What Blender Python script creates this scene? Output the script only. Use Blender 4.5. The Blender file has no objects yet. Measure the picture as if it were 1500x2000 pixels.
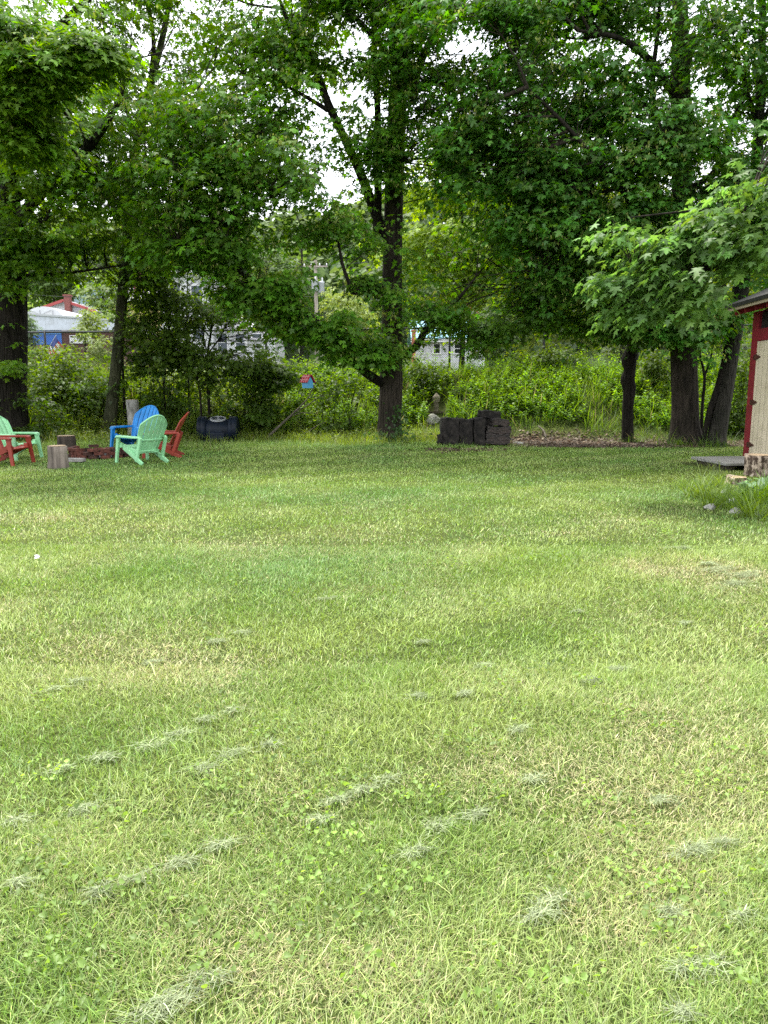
import bpy, bmesh, math, random
import numpy as np
from mathutils import Vector, Matrix

SC = bpy.context.scene
COL = SC.collection
R = math.radians
PI = math.pi

# ------------------------------------------------------------------ camera, sky, sun, exposure
CAM_H = 1.6
PITCH = R(9.46)
cam_data = bpy.data.cameras.new('camera')
cam_data.sensor_fit = 'HORIZONTAL'
cam_data.sensor_width = 36.0
cam_data.lens = 36.0
cam_data.clip_start = 0.05
cam_data.clip_end = 3000
cam = bpy.data.objects.new('camera', cam_data)
cam.location = (0, 0, CAM_H)
cam.rotation_euler = (R(90) - PITCH, 0, 0)
COL.objects.link(cam)
SC.camera = cam

SUN_EL, SUN_AZ = R(66), R(335)          # azimuth clockwise from +Y: high, beyond the trees and a little to the left
world = bpy.data.worlds.new('World')
SC.world = world
world.use_nodes = True
wn, wl = world.node_tree.nodes, world.node_tree.links
bg = wn['Background']
sky = wn.new('ShaderNodeTexSky')
sky.sky_type = 'NISHITA'
sky.sun_disc = False
sky.sun_elevation = SUN_EL
sky.sun_rotation = SUN_AZ
sky.air_density = 1.0
sky.dust_density = 4.0
sky.ozone_density = 1.0
# thin bright overcast: the clear sky mixed with an even layer of cloud that has soft mottling
tc = wn.new('ShaderNodeTexCoord')
cn = wn.new('ShaderNodeTexNoise'); cn.inputs['Scale'].default_value = 2.6; cn.inputs['Detail'].default_value = 5
cr = wn.new('ShaderNodeValToRGB')
cr.color_ramp.elements[0].position = 0.3; cr.color_ramp.elements[0].color = (10.5, 11.0, 11.8, 1)
cr.color_ramp.elements[1].position = 0.7; cr.color_ramp.elements[1].color = (13.0, 13.2, 13.5, 1)
mx = wn.new('ShaderNodeMixRGB'); mx.inputs['Fac'].default_value = 0.85
wl.new(tc.outputs['Generated'], cn.inputs['Vector'])
wl.new(cn.outputs['Fac'], cr.inputs['Fac'])
wl.new(sky.outputs['Color'], mx.inputs['Color1'])
wl.new(cr.outputs['Color'], mx.inputs['Color2'])
wl.new(mx.outputs['Color'], bg.inputs['Color'])
bg.inputs['Strength'].default_value = 0.10

sun_d = bpy.data.lights.new('sun', 'SUN')
sun_d.energy = 3.2
sun_d.angle = R(11)
sun_d.color = (1.0, 0.96, 0.88)
sun = bpy.data.objects.new('sun', sun_d)
sdir = Vector((math.sin(SUN_AZ) * math.cos(SUN_EL), math.cos(SUN_AZ) * math.cos(SUN_EL), math.sin(SUN_EL)))
sun.rotation_euler = sdir.to_track_quat('Z', 'Y').to_euler()
sun.location = (0, -10, 40)
COL.objects.link(sun)

SC.view_settings.view_transform = 'Standard'
SC.view_settings.look = 'None'
SC.view_settings.exposure = 1.30
SC.view_settings.gamma = 1.0
SC.render.engine = 'CYCLES'
SC.cycles.use_denoising = False
SC.cycles.denoiser = 'OPENIMAGEDENOISE'
SC.cycles.denoising_input_passes = 'RGB_ALBEDO_NORMAL'
SC.cycles.denoising_prefilter = 'ACCURATE'
SC.cycles.max_bounces = 6
SC.cycles.diffuse_bounces = 3
SC.cycles.glossy_bounces = 2
SC.cycles.transmission_bounces = 3
SC.cycles.transparent_max_bounces = 4
SC.cycles.sample_clamp_indirect = 6.0

# ------------------------------------------------------------------ helpers
CP, SP = math.cos(PITCH), math.sin(PITCH)
def P(px, py, d):
    """World point on the ray through photo pixel (1500x2000) that stands d metres in front of the camera."""
    u, v = (px - 750) / 1500.0, (1000 - py) / 1500.0
    s = d / (CP + v * SP)
    return Vector((u * s, d, CAM_H + s * (v * CP - SP)))
def G(px, py):
    u, v = (px - 750) / 1500.0, (1000 - py) / 1500.0
    s = CAM_H / (SP - v * CP)
    return Vector((u * s, s * (CP + v * SP), 0))
def project(p):
    p = np.asarray(p, float)
    x, y, z = p[..., 0], p[..., 1], p[..., 2] - CAM_H
    f = y * CP - z * SP
    u = y * SP + z * CP
    return 750 + 1500 * x / f, 1000 - 1500 * u / f

RNG = np.random.default_rng(7)
random.seed(7)
_T3 = np.random.default_rng(3).random((32, 32, 32))
def noise3(p, s):
    q = np.asarray(p, float) / np.asarray(s, float)
    i = np.floor(q).astype(int); f = q - i; f = f * f * (3 - 2 * f)
    out = 0
    for a in (0, 1):
        for b in (0, 1):
            for c in (0, 1):
                w = (f[:, 0] if a else 1 - f[:, 0]) * (f[:, 1] if b else 1 - f[:, 1]) * (f[:, 2] if c else 1 - f[:, 2])
                out = out + w * _T3[(i[:, 0] + a) % 32, (i[:, 1] + b) % 32, (i[:, 2] + c) % 32]
    return out
def noise2(x, y, s, k=0):
    x = np.asarray(x, float).ravel(); y = np.asarray(y, float).ravel()
    return noise3(np.stack([x, y, np.full_like(x, 5.5 * k + .5)], 1), (s, s, 1))
def fbm2(x, y, s, k=0):
    return (noise2(x, y, s, k) + .5 * noise2(x, y, s * .47, k + 1) + .25 * noise2(x, y, s * .21, k + 2)) / 1.75

def sstep(a, b, x):
    t = np.clip((np.asarray(x, float) - a) / (b - a), 0, 1)
    return t * t * (3 - 2 * t)
def ground_z(x, y):
    x = np.asarray(x, float); y = np.asarray(y, float)
    shp = np.broadcast(x, y).shape
    xx = np.broadcast_to(x, shp).ravel(); yy = np.broadcast_to(y, shp).ravel()
    bank = 1.75 * sstep(21.6, 25.4, yy + .5 * np.sin(xx * .35))
    drop = -0.9 * sstep(27.5, 40, yy)
    und = (noise2(xx, yy, 3.1, 2) - .5) * .05 * sstep(2, 8, yy) + (noise2(xx, yy, .9, 4) - .5) * .16 * sstep(22, 23.5, yy) * (1 - sstep(30, 45, yy))
    return (bank + drop + und).reshape(shp)
def gz(x, y):
    return float(ground_z(np.array([x]), np.array([y]))[0])

def tag(o, label=None, cat=None, group=None, kind=None):
    if label: o['label'] = label
    if cat: o['category'] = cat
    if group: o['group'] = group
    if kind: o['kind'] = kind
    return o
def thing(name, label, cat, loc=(0, 0, 0), rz=0.0, group=None):
    o = bpy.data.objects.new(name, None)
    o.empty_display_size = .2
    o.location = loc
    o.rotation_euler = (0, 0, rz)
    COL.objects.link(o)
    return tag(o, label, cat, group)
def copy_thing(root, loc, rz, label):
    r = root.copy(); COL.objects.link(r)
    r.location = loc; r.rotation_euler = (0, 0, rz); r['label'] = label
    for ch in list(root.children):
        c = ch.copy(); COL.objects.link(c); c.parent = r
        for g in list(ch.children):
            k = g.copy(); COL.objects.link(k); k.parent = c
    return r

def link_np(name, v, f, mat, parent=None, col=None, smooth=False, offset=None):
    """v (N,3), f (M,k) -> one mesh object; offset is subtracted (the parent's place)."""
    v = np.asarray(v, np.float32)
    if offset is not None: v = v - np.asarray(offset, np.float32)
    f = np.asarray(f, np.int32)
    me = bpy.data.meshes.new(name)
    me.vertices.add(len(v)); me.vertices.foreach_set('co', v.ravel())
    k = f.shape[1]
    me.loops.add(f.size); me.loops.foreach_set('vertex_index', f.ravel())
    me.polygons.add(len(f)); me.polygons.foreach_set('loop_start', np.arange(0, f.size, k, dtype=np.int32))
    if smooth: me.polygons.foreach_set('use_smooth', np.ones(len(f), bool))
    if col is not None:
        a = me.attributes.new('tint', 'FLOAT_COLOR', 'POINT')
        c = np.ones((len(v), 4), np.float32); c[:, :3] = col
        a.data.foreach_set('color', c.ravel())
    me.update(calc_edges=True)
    if mat: me.materials.append(mat)
    o = bpy.data.objects.new(name, me)
    COL.objects.link(o)
    if parent is not None: o.parent = parent
    return o

class MB:
    """Collects shapes into one mesh."""
    def __init__(s): s.v = []; s.f = []
    def add(s, vs, fs):
        n = len(s.v); s.v += [tuple(q) for q in vs]; s.f += [tuple(i + n for i in q) for q in fs]; return s
    def box(s, c, d, rot=None, bev=0.0, taper=1.0, jit=0.0):
        """bevelled box: centre c, full size d"""
        hx, hy, hz = d[0] / 2, d[1] / 2, d[2] / 2
        M = rot if rot is not None else Matrix.Identity(3)
        c = Vector(c)
        if bev <= 0:
            vs = [(x * hx * (taper if z > 0 else 1), y * hy * (taper if z > 0 else 1), z * hz) for x in (-1, 1) for y in (-1, 1) for z in (-1, 1)]
            fs = [(0, 1, 3, 2), (4, 6, 7, 5), (0, 4, 5, 1), (2, 3, 7, 6), (0, 2, 6, 4), (1, 5, 7, 3)]
            return s.add([c + M @ Vector(v) for v in vs], fs)
        bm = bmesh.new()
        bmesh.ops.create_cube(bm, size=1)
        for v in bm.verts:
            t = taper if v.co.z > 0 else 1
            v.co = Vector((v.co.x * d[0] * t, v.co.y * d[1] * t, v.co.z * d[2]))
        bmesh.ops.bevel(bm, geom=list(bm.edges), offset=bev, segments=2, affect='EDGES', profile=.6)
        if jit:
            for v in bm.verts:
                v.co += Vector((random.uniform(-1, 1), random.uniform(-1, 1), random.uniform(-1, 1))) * jit
        bm.verts.index_update()
        vs = [c + M @ v.co for v in bm.verts]; fs = [[v.index for v in f.verts] for f in bm.faces]
        bm.free()
        return s.add(vs, fs)
    def tube(s, pts, rad, n=8, cap=True, wob=0.0, ridge=0.0, seed=0):
        pts = [Vector(p) for p in pts]
        if not hasattr(rad, '__len__'): rad = [rad] * len(pts)
        rings = []
        rr = random.Random(seed)
        up = None
        ph = [rr.uniform(0, 6.28) for _ in range(4)]
        for i, p in enumerate(pts):
            t = (pts[min(i + 1, len(pts) - 1)] - pts[max(i - 1, 0)])
            if t.length < 1e-9: t = Vector((0, 0, 1))
            t.normalize()
            if up is None:
                up = t.orthogonal().normalized()
            up = (up - t * up.dot(t)).normalized()
            sd = t.cross(up)
            ring = []
            for k in range(n):
                a = 2 * PI * k / n
                r = rad[i]
                if wob: r *= 1 + wob * (math.sin(2 * a + ph[0] + i * .35) + .6 * math.sin(3 * a + ph[1] - i * .5) + .4 * math.sin(5 * a + ph[2] + i * .2)) * .5 + rr.uniform(-.3, .3) * wob
                if ridge: r *= 1 + ridge * (1 if (k % 2) else -1) * (.6 + .8 * rr.random())
                ring.append(p + up * (math.cos(a) * r) + sd * (math.sin(a) * r))
            rings.append(ring)
        vs = [q for ring in rings for q in ring]
        fs = []
        for i in range(len(pts) - 1):
            for k in range(n):
                a, b = i * n + k, i * n + (k + 1) % n
                fs.append((a, b, b + n, a + n))
        if cap:
            fs.append(tuple(range(n - 1, -1, -1))); fs.append(tuple(range((len(pts) - 1) * n, len(pts) * n)))
        return s.add(vs, fs)
    def lathe(s, prof, n=20, c=(0, 0, 0), rot=None, wob=0.0):
        M = rot if rot is not None else Matrix.Identity(3)
        c = Vector(c); vs = []; fs = []
        for (r, z) in prof:
            for k in range(n):
                a = 2 * PI * k / n
                q = r * (1 + wob * math.sin(3 * a + z * 7) + wob * .6 * math.sin(7 * a + 2))
                vs.append(c + M @ Vector((q * math.cos(a), q * math.sin(a), z)))
        for i in range(len(prof) - 1):
            for k in range(n):
                a, b = i * n + k, i * n + (k + 1) % n
                fs.append((a, b, b + n, a + n))
        fs.append(tuple(range(n - 1, -1, -1))); fs.append(tuple(range((len(prof) - 1) * n, len(prof) * n)))
        return s.add(vs, fs)
    def prism(s, poly, y0, y1, M=None):
        """poly in (x,z), extruded along y"""
        n = len(poly)
        vs = [Vector((x, y0, z)) for x, z in poly] + [Vector((x, y1, z)) for x, z in poly]
        if M is not None: vs = [M @ v for v in vs]
        fs = [tuple(range(n)), tuple(range(2 * n - 1, n - 1, -1))] + [(i, i + n, (i + 1) % n + n, (i + 1) % n) for i in range(n)]
        return s.add(vs, fs)
    def build(s, name, mat, parent=None, smooth=False, offset=None):
        me = bpy.data.meshes.new(name)
        off = Vector(offset) if offset is not None else Vector((0, 0, 0))
        me.from_pydata([Vector(v) - off for v in s.v], [], s.f)
        bm = bmesh.new(); bm.from_mesh(me); bmesh.ops.recalc_face_normals(bm, faces=list(bm.faces)); bm.to_mesh(me); bm.free()
        if smooth: me.polygons.foreach_set('use_smooth', [True] * len(me.polygons))
        me.materials.append(mat)
        o = bpy.data.objects.new(name, me)
        COL.objects.link(o)
        if parent is not None: o.parent = parent
        return o

# ------------------------------------------------------------------ materials
def new_mat(name):
    m = bpy.data.materials.new(name); m.use_nodes = True
    return m, m.node_tree.nodes, m.node_tree.links
def noise_mat(name, c1, c2, scale=6, rough=.8, stretch=(1, 1, 1), bump=.3, detail=8, c3=None, spec=.3, lo=.35, hi=.65, dist=.02):
    m, n, l = new_mat(name)
    b = n['Principled BSDF']
    t = n.new('ShaderNodeTexCoord'); mp = n.new('ShaderNodeMapping'); mp.inputs['Scale'].default_value = stretch
    nz = n.new('ShaderNodeTexNoise'); nz.inputs['Scale'].default_value = scale; nz.inputs['Detail'].default_value = detail; nz.inputs['Roughness'].default_value = .65
    r = n.new('ShaderNodeValToRGB')
    r.color_ramp.elements[0].position = lo; r.color_ramp.elements[0].color = (*c1, 1)
    r.color_ramp.elements[1].position = hi; r.color_ramp.elements[1].color = (*c2, 1)
    if c3:
        e = r.color_ramp.elements.new(min(hi + .12, .99)); e.color = (*c3, 1)
    l.new(t.outputs['Object'], mp.inputs['Vector']); l.new(mp.outputs['Vector'], nz.inputs['Vector'])
    l.new(nz.outputs['Fac'], r.inputs['Fac']); l.new(r.outputs['Color'], b.inputs['Base Color'])
    b.inputs['Roughness'].default_value = rough
    b.inputs['Specular IOR Level'].default_value = spec
    if bump:
        bp = n.new('ShaderNodeBump'); bp.inputs['Strength'].default_value = bump; bp.inputs['Distance'].default_value = dist
        l.new(nz.outputs['Fac'], bp.inputs['Height']); l.new(bp.outputs['Normal'], b.inputs['Normal'])
    return m
def leaf_mat(name, trans=.45, gloss=.06, rough=.45):
    """diffuse + light coming through the blade + a weak sheen, colour per leaf"""
    m, n, l = new_mat(name)
    n.remove(n['Principled BSDF'])
    at = n.new('ShaderNodeAttribute'); at.attribute_name = 'tint'
    d = n.new('ShaderNodeBsdfDiffuse'); tr = n.new('ShaderNodeBsdfTranslucent')
    hs = n.new('ShaderNodeHueSaturation'); hs.inputs['Hue'].default_value = .485; hs.inputs['Saturation'].default_value = 1.15; hs.inputs['Value'].default_value = 1.75
    g = n.new('ShaderNodeBsdfGlossy'); g.inputs['Roughness'].default_value = rough; g.inputs['Color'].default_value = (1, 1, 1, 1)
    m1 = n.new('ShaderNodeMixShader'); m1.inputs[0].default_value = trans
    m2 = n.new('ShaderNodeMixShader'); m2.inputs[0].default_value = gloss
    l.new(at.outputs['Color'], d.inputs['Color']); l.new(at.outputs['Color'], hs.inputs['Color']); l.new(hs.outputs['Color'], tr.inputs['Color'])
    l.new(d.outputs[0], m1.inputs[1]); l.new(tr.outputs[0], m1.inputs[2])
    l.new(m1.outputs[0], m2.inputs[1]); l.new(g.outputs[0], m2.inputs[2])
    l.new(m2.outputs[0], n['Material Output'].inputs['Surface'])
    return m
def bark_mat(name, c1, c2, scale=9):
    m, n, l = new_mat(name)
    b = n['Principled BSDF']
    t = n.new('ShaderNodeTexCoord')
    mp = n.new('ShaderNodeMapping'); mp.inputs['Scale'].default_value = (1, 1, .12)
    a = n.new('ShaderNodeTexNoise'); a.inputs['Scale'].default_value = scale * 2; a.inputs['Detail'].default_value = 8; a.inputs['Roughness'].default_value = .6
    vz = n.new('ShaderNodeTexVoronoi'); vz.inputs['Scale'].default_value = scale * 1.4; vz.feature = 'DISTANCE_TO_EDGE'
    big = n.new('ShaderNodeTexNoise'); big.inputs['Scale'].default_value = 1.7; big.inputs['Detail'].default_value = 4
    r = n.new('ShaderNodeValToRGB')
    r.color_ramp.elements[0].position = .3; r.color_ramp.elements[0].color = (*c1, 1)
    r.color_ramp.elements[1].position = .7; r.color_ramp.elements[1].color = (*c2, 1)
    mix = n.new('ShaderNodeMixRGB'); mix.blend_type = 'MULTIPLY'; mix.inputs['Fac'].default_value = .6
    r2 = n.new('ShaderNodeValToRGB'); r2.color_ramp.elements[0].position = .35; r2.color_ramp.elements[0].color = (.55, .6, .5, 1); r2.color_ramp.elements[1].position = .65; r2.color_ramp.elements[1].color = (1.15, 1.1, 1.05, 1)
    l.new(t.outputs['Object'], mp.inputs['Vector']); l.new(mp.outputs['Vector'], a.inputs['Vector']); l.new(mp.outputs['Vector'], vz.inputs['Vector'])
    l.new(t.outputs['Object'], big.inputs['Vector'])
    l.new(a.outputs['Fac'], r.inputs['Fac']); l.new(big.outputs['Fac'], r2.inputs['Fac'])
    l.new(r.outputs['Color'], mix.inputs['Color1']); l.new(r2.outputs['Color'], mix.inputs['Color2'])
    l.new(mix.outputs['Color'], b.inputs['Base Color'])
    ad = n.new('ShaderNodeMath'); ad.operation = 'ADD'
    sc = n.new('ShaderNodeMath'); sc.operation = 'MULTIPLY'; sc.inputs[1].default_value = 1.5
    l.new(vz.outputs['Distance'], sc.inputs[0]); l.new(sc.outputs[0], ad.inputs[0]); l.new(a.outputs['Fac'], ad.inputs[1])
    bp = n.new('ShaderNodeBump'); bp.inputs['Strength'].default_value = .9; bp.inputs['Distance'].default_value = .05
    l.new(ad.outputs[0], bp.inputs['Height']); l.new(bp.outputs['Normal'], b.inputs['Normal'])
    b.inputs['Roughness'].default_value = .9; b.inputs['Specular IOR Level'].default_value = .15
    return m
def siding_mat(name, c, pitch=.14, axis='Z', groove=.55, rough=.6):
    """painted boards: a groove every `pitch` metres along one axis, faint grime"""
    m, n, l = new_mat(name)
    b = n['Principled BSDF']
    t = n.new('ShaderNodeTexCoord'); sx = n.new('ShaderNodeSeparateXYZ')
    l.new(t.outputs['Object'], sx.inputs[0])
    dv = n.new('ShaderNodeMath'); dv.operation = 'DIVIDE'; dv.inputs[1].default_value = pitch
    fr = n.new('ShaderNodeMath'); fr.operation = 'FRACT'
    l.new(sx.outputs[axis], dv.inputs[0]); l.new(dv.outputs[0], fr.inputs[0])
    r = n.new('ShaderNodeValToRGB')
    r.color_ramp.elements[0].position = 0; r.color_ramp.elements[0].color = (groove, groove, groove, 1)
    r.color_ramp.elements[1].position = .12; r.color_ramp.elements[1].color = (1, 1, 1, 1)
    l.new(fr.outputs[0], r.inputs['Fac'])
    nz = n.new('ShaderNodeTexNoise'); nz.inputs['Scale'].default_value = 3; nz.inputs['Detail'].default_value = 6
    r2 = n.new('ShaderNodeValToRGB')
    r2.color_ramp.elements[0].position = .3; r2.color_ramp.elements[0].color = (c[0] * .80, c[1] * .79, c[2] * .76, 1)
    r2.color_ramp.elements[1].position = .6; r2.color_ramp.elements[1].color = (*c, 1)
    mix = n.new('ShaderNodeMixRGB'); mix.blend_type = 'MULTIPLY'; mix.inputs['Fac'].default_value = 1
    l.new(t.outputs['Object'], nz.inputs['Vector']); l.new(nz.outputs['Fac'], r2.inputs['Fac'])
    l.new(r2.outputs['Color'], mix.inputs['Color1']); l.new(r.outputs['Color'], mix.inputs['Color2'])
    l.new(mix.outputs['Color'], b.inputs['Base Color'])
    bp = n.new('ShaderNodeBump'); bp.inputs['Strength'].default_value = .6; bp.inputs['Distance'].default_value = .02
    l.new(r.outputs['Color'], bp.inputs['Height']); l.new(bp.outputs['Normal'], b.inputs['Normal'])
    b.inputs['Roughness'].default_value = rough
    return m
def brick_mat(name, c1, c2, mortar, scale=4.5, vec='Object'):
    m, n, l = new_mat(name)
    b = n['Principled BSDF']
    t = n.new('ShaderNodeTexCoord'); mp = n.new('ShaderNodeMapping'); mp.inputs['Rotation'].default_value = (R(90), 0, 0)
    br = n.new('ShaderNodeTexBrick'); br.inputs['Scale'].default_value = scale
    br.inputs['Color1'].default_value = (*c1, 1); br.inputs['Color2'].default_value = (*c2, 1); br.inputs['Mortar'].default_value = (*mortar, 1)
    br.inputs['Mortar Size'].default_value = .015
    nz = n.new('ShaderNodeTexNoise'); nz.inputs['Scale'].default_value = 9; nz.inputs['Detail'].default_value = 6
    mix = n.new('ShaderNodeMixRGB'); mix.blend_type = 'MULTIPLY'; mix.inputs['Fac'].default_value = .7
    l.new(t.outputs[vec], mp.inputs['Vector']); l.new(mp.outputs['Vector'], br.inputs['Vector']); l.new(t.outputs[vec], nz.inputs['Vector'])
    l.new(br.outputs['Color'], mix.inputs['Color1']); l.new(nz.outputs['Fac'], mix.inputs['Color2'])
    l.new(mix.outputs['Color'], b.inputs['Base Color'])
    bp = n.new('ShaderNodeBump'); bp.inputs['Strength'].default_value = .5; bp.inputs['Distance'].default_value = .02
    l.new(br.outputs['Fac'], bp.inputs['Height']); bp.invert = True
    l.new(bp.outputs['Normal'], b.inputs['Normal'])
    b.inputs['Roughness'].default_value = .9
    return m
def plain(name, c, rough=.5, metal=0.0, spec=.5, var=.12):
    return noise_mat(name, tuple(x * (1 - var) for x in c), c, scale=5, rough=rough, bump=.05, spec=spec, lo=.3, hi=.7) if metal == 0 else _metal(name, c, rough)
def _metal(name, c, rough):
    m, n, l = new_mat(name); b = n['Principled BSDF']
    b.inputs['Base Color'].default_value = (*c, 1); b.inputs['Metallic'].default_value = .8; b.inputs['Roughness'].default_value = rough
    return m

M_LEAF = leaf_mat('maple_leaf', .48, .022, .5)
M_FAR = leaf_mat('far_leaf', .4, .03, .6)
M_GRASS = leaf_mat('grass_blade', .24, .035, .5)
M_DRY = leaf_mat('dry_grass', .25, .02, .6)
M_WEED = leaf_mat('weed_leaf', .45, .03, .55)
M_BARK = bark_mat('maple_bark', (.013, .011, .009), (.068, .054, .044))
M_BARK_D = bark_mat('dark_bark', (.007, .006, .005), (.034, .028, .023))
M_BARK_G = bark_mat('grey_bark', (.016, .015, .013), (.062, .056, .047), 12)

# ground: soil and thatch under the grass, leaf litter by the right-hand trees, bank soil behind
def ground_mat():
    m, n, l = new_mat('lawn_soil')
    b = n['Principled BSDF']; b.inputs['Roughness'].default_value = .95; b.inputs['Specular IOR Level'].default_value = .1
    g = n.new('ShaderNodeNewGeometry')
    a = n.new('ShaderNodeTexNoise'); a.inputs['Scale'].default_value = 60; a.inputs['Detail'].default_value = 6
    c = n.new('ShaderNodeTexNoise'); c.inputs['Scale'].default_value = .8; c.inputs['Detail'].default_value = 5
    r = n.new('ShaderNodeValToRGB'); r.color_ramp.elements[0].position = .35; r.color_ramp.elements[0].color = (.026, .040, .010, 1); r.color_ramp.elements[1].position = .65; r.color_ramp.elements[1].color = (.075, .088, .030, 1)
    r2 = n.new('ShaderNodeValToRGB'); r2.color_ramp.elements[0].position = .35; r2.color_ramp.elements[0].color = (.7, .85, .6, 1); r2.color_ramp.elements[1].position = .7; r2.color_ramp.elements[1].color = (1.2, 1.1, 1, 1)
    mx = n.new('ShaderNodeMixRGB'); mx.blend_type = 'MULTIPLY'; mx.inputs['Fac'].default_value = 1
    l.new(g.outputs['Position'], a.inputs['Vector']); l.new(g.outputs['Position'], c.inputs['Vector'])
    l.new(a.outputs['Fac'], r.inputs['Fac']); l.new(c.outputs['Fac'], r2.inputs['Fac'])
    l.new(r.outputs['Color'], mx.inputs['Color1']); l.new(r2.outputs['Color'], mx.inputs['Color2'])
    # litter / bank mask from the vertex attribute
    at = n.new('ShaderNodeAttribute'); at.attribute_name = 'tint'
    lit = n.new('ShaderNodeValToRGB'); lit.color_ramp.elements[0].position = .35; lit.color_ramp.elements[0].color = (.028, .020, .014, 1); lit.color_ramp.elements[1].position = .7; lit.color_ramp.elements[1].color = (.12, .09, .062, 1)
    l.new(a.outputs['Fac'], lit.inputs['Fac'])
    sp = n.new('ShaderNodeSeparateColor'); l.new(at.outputs['Color'], sp.inputs['Color'])
    mx2 = n.new('ShaderNodeMixRGB'); l.new(sp.outputs[0], mx2.inputs['Fac']); l.new(mx.outputs['Color'], mx2.inputs['Color1']); l.new(lit.outputs['Color'], mx2.inputs['Color2'])
    l.new(mx2.outputs['Color'], b.inputs['Base Color'])
    bp = n.new('ShaderNodeBump'); bp.inputs['Strength'].default_value = .6; bp.inputs['Distance'].default_value = .02
    l.new(a.outputs['Fac'], bp.inputs['Height']); l.new(bp.outputs['Normal'], b.inputs['Normal'])
    return m
def litter_mask(x, y):
    m = sstep(19.1, 19.7, y - .25 * (np.asarray(x) - 3) * .3) * (1 - sstep(21.3, 22.3, y)) * sstep(2.9, 4.2, x) * (1 - sstep(9.5, 11, x))
    m2 = np.exp(-((np.asarray(x) - 1.75) / .75) ** 2 - ((np.asarray(y) - 18.7) / .5) ** 2)
    n = fbm2(x, y, .9, 9).reshape(np.asarray(x).shape)
    return np.clip(np.maximum(m, m2 * .8) * (.55 + 1.3 * n), 0, 1)

# ------------------------------------------------------------------ setting: ground and far hillside
def grid_mesh(name, xs, ys, zf, mat, mask=None):
    X, Y = np.meshgrid(xs, ys)
    Z = zf(X, Y)
    v = np.stack([X.ravel(), Y.ravel(), Z.ravel()], 1)
    nx, ny = len(xs), len(ys)
    i = np.arange(nx * ny).reshape(ny, nx)
    f = np.stack([i[:-1, :-1].ravel(), i[:-1, 1:].ravel(), i[1:, 1:].ravel(), i[1:, :-1].ravel()], 1)
    col = None
    if mask is not None:
        q = mask(X.ravel(), Y.ravel()); col = np.stack([q, q, q], 1)
    return link_np(name, v, f, mat, col=col, smooth=True)
xs = np.concatenate([np.linspace(-900, -40, 18), np.arange(-36, 36.1, .35), np.linspace(40, 900, 18)])
ys = np.concatenate([np.linspace(-900, -10, 14), np.arange(-6, 18, .5), np.arange(18, 30, .25), np.linspace(31, 60, 16), np.linspace(70, 1500, 30)])
ground = grid_mesh('ground', xs, ys, ground_z, ground_mat(), litter_mask)
tag(ground, kind='structure')

M_HILL = noise_mat('hill_soil', (.015, .03, .008), (.04, .06, .015), .2, bump=0)
def hill_z(x, y):
    r = 36 * sstep(85, 215, y) + 4 * np.sin(x * .021 + 1) * sstep(90, 200, y) + 3 * np.sin(x * .05) * sstep(120, 215, y)
    return r + .6
hill = grid_mesh('hillside', np.linspace(-260, 260, 60), np.linspace(80, 420, 40), hill_z, M_HILL)
tag(hill, kind='structure')

# ------------------------------------------------------------------ leaves
def fan(out, c, zf):
    pts = [(c[0], c[1], zf(*c))] + [(x, y, zf(x, y)) for x, y in out]
    n = len(out)
    return np.array(pts, float), np.array([(0, 1 + i, 1 + (i + 1) % n) for i in range(n)], int)
_half = [(.12, -.05), (.46, .00), (.23, .22), (.44, .34), (.60, .54), (.32, .50), (.14, .47), (.20, .70)]
_maple = [(0, 0)] + _half + [(0, 1.0)] + [(-x, y) for x, y in reversed(_half)]
T_MAPLE = fan(_maple, (0, .32), lambda x, y: -.34 * x * x + .10 * abs(x) - .30 * max(y - .25, 0) ** 2)
_h2 = [(.42, .22), (.16, .5)]
T_LEAF5 = fan([(0, 0)] + _h2 + [(0, 1)] + [(-x, y) for x, y in reversed(_h2)], (0, .35), lambda x, y: -.25 * x * x - .15 * y * y)
T_LANCE = (np.array([(0, 0, 0), (.13, .42, .03), (0, 1, -.14), (-.13, .42, .03), (0, .45, -.02)], float), np.array([(0, 1, 4), (1, 2, 4), (2, 3, 4), (3, 0, 4)]))
T_ROUND = fan([(.0, .12), (.34, -.06), (.5, .3), (.36, .68), (0, .82), (-.36, .68), (-.5, .3), (-.34, -.06)], (0, .3), lambda x, y: .18 * x * x)
T_HEART = fan([(.0, .10), (.22, -.05), (.46, .16), (.40, .50), (.20, .80), (0, 1.0), (-.20, .80), (-.40, .50), (-.46, .16), (-.22, -.05)], (0, .35), lambda x, y: .55 * abs(x) - .18 * y * y)
T_CLUMP = (np.array([(-.5, -.3, 0), (.1, -.55, .06), (.55, .0, -.05), (.2, .5, .05), (-.45, .4, -.06), (0, 0, .1)], float),
           np.array([(0, 1, 5), (1, 2, 5), (2, 3, 5), (3, 4, 5), (4, 0, 5)]))

def norm(a): return a / np.maximum(np.linalg.norm(a, axis=1, keepdims=True), 1e-9)
def leaf_arrays(pos, nrm, dirv, size, tmpl):
    T, F = tmpl
    n = norm(nrm); d = dirv - n * np.sum(dirv * n, 1, keepdims=True); d = norm(d)
    s = np.cross(d, n)
    v = pos[:, None, :] + size[:, None, None] * (T[None, :, 0, None] * s[:, None, :] + T[None, :, 1, None] * d[:, None, :] + T[None, :, 2, None] * n[:, None, :])
    k = len(T)
    f = F[None] + (np.arange(len(pos)) * k)[:, None, None]
    return v.reshape(-1, 3), f.reshape(-1, 3), k
def merge(parts):
    vs, fs, cs, o = [], [], [], 0
    for v, f, c in parts:
        vs.append(v); fs.append(f + o); cs.append(c); o += len(v)
    return np.concatenate(vs), np.concatenate(fs), np.concatenate(cs)

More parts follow.
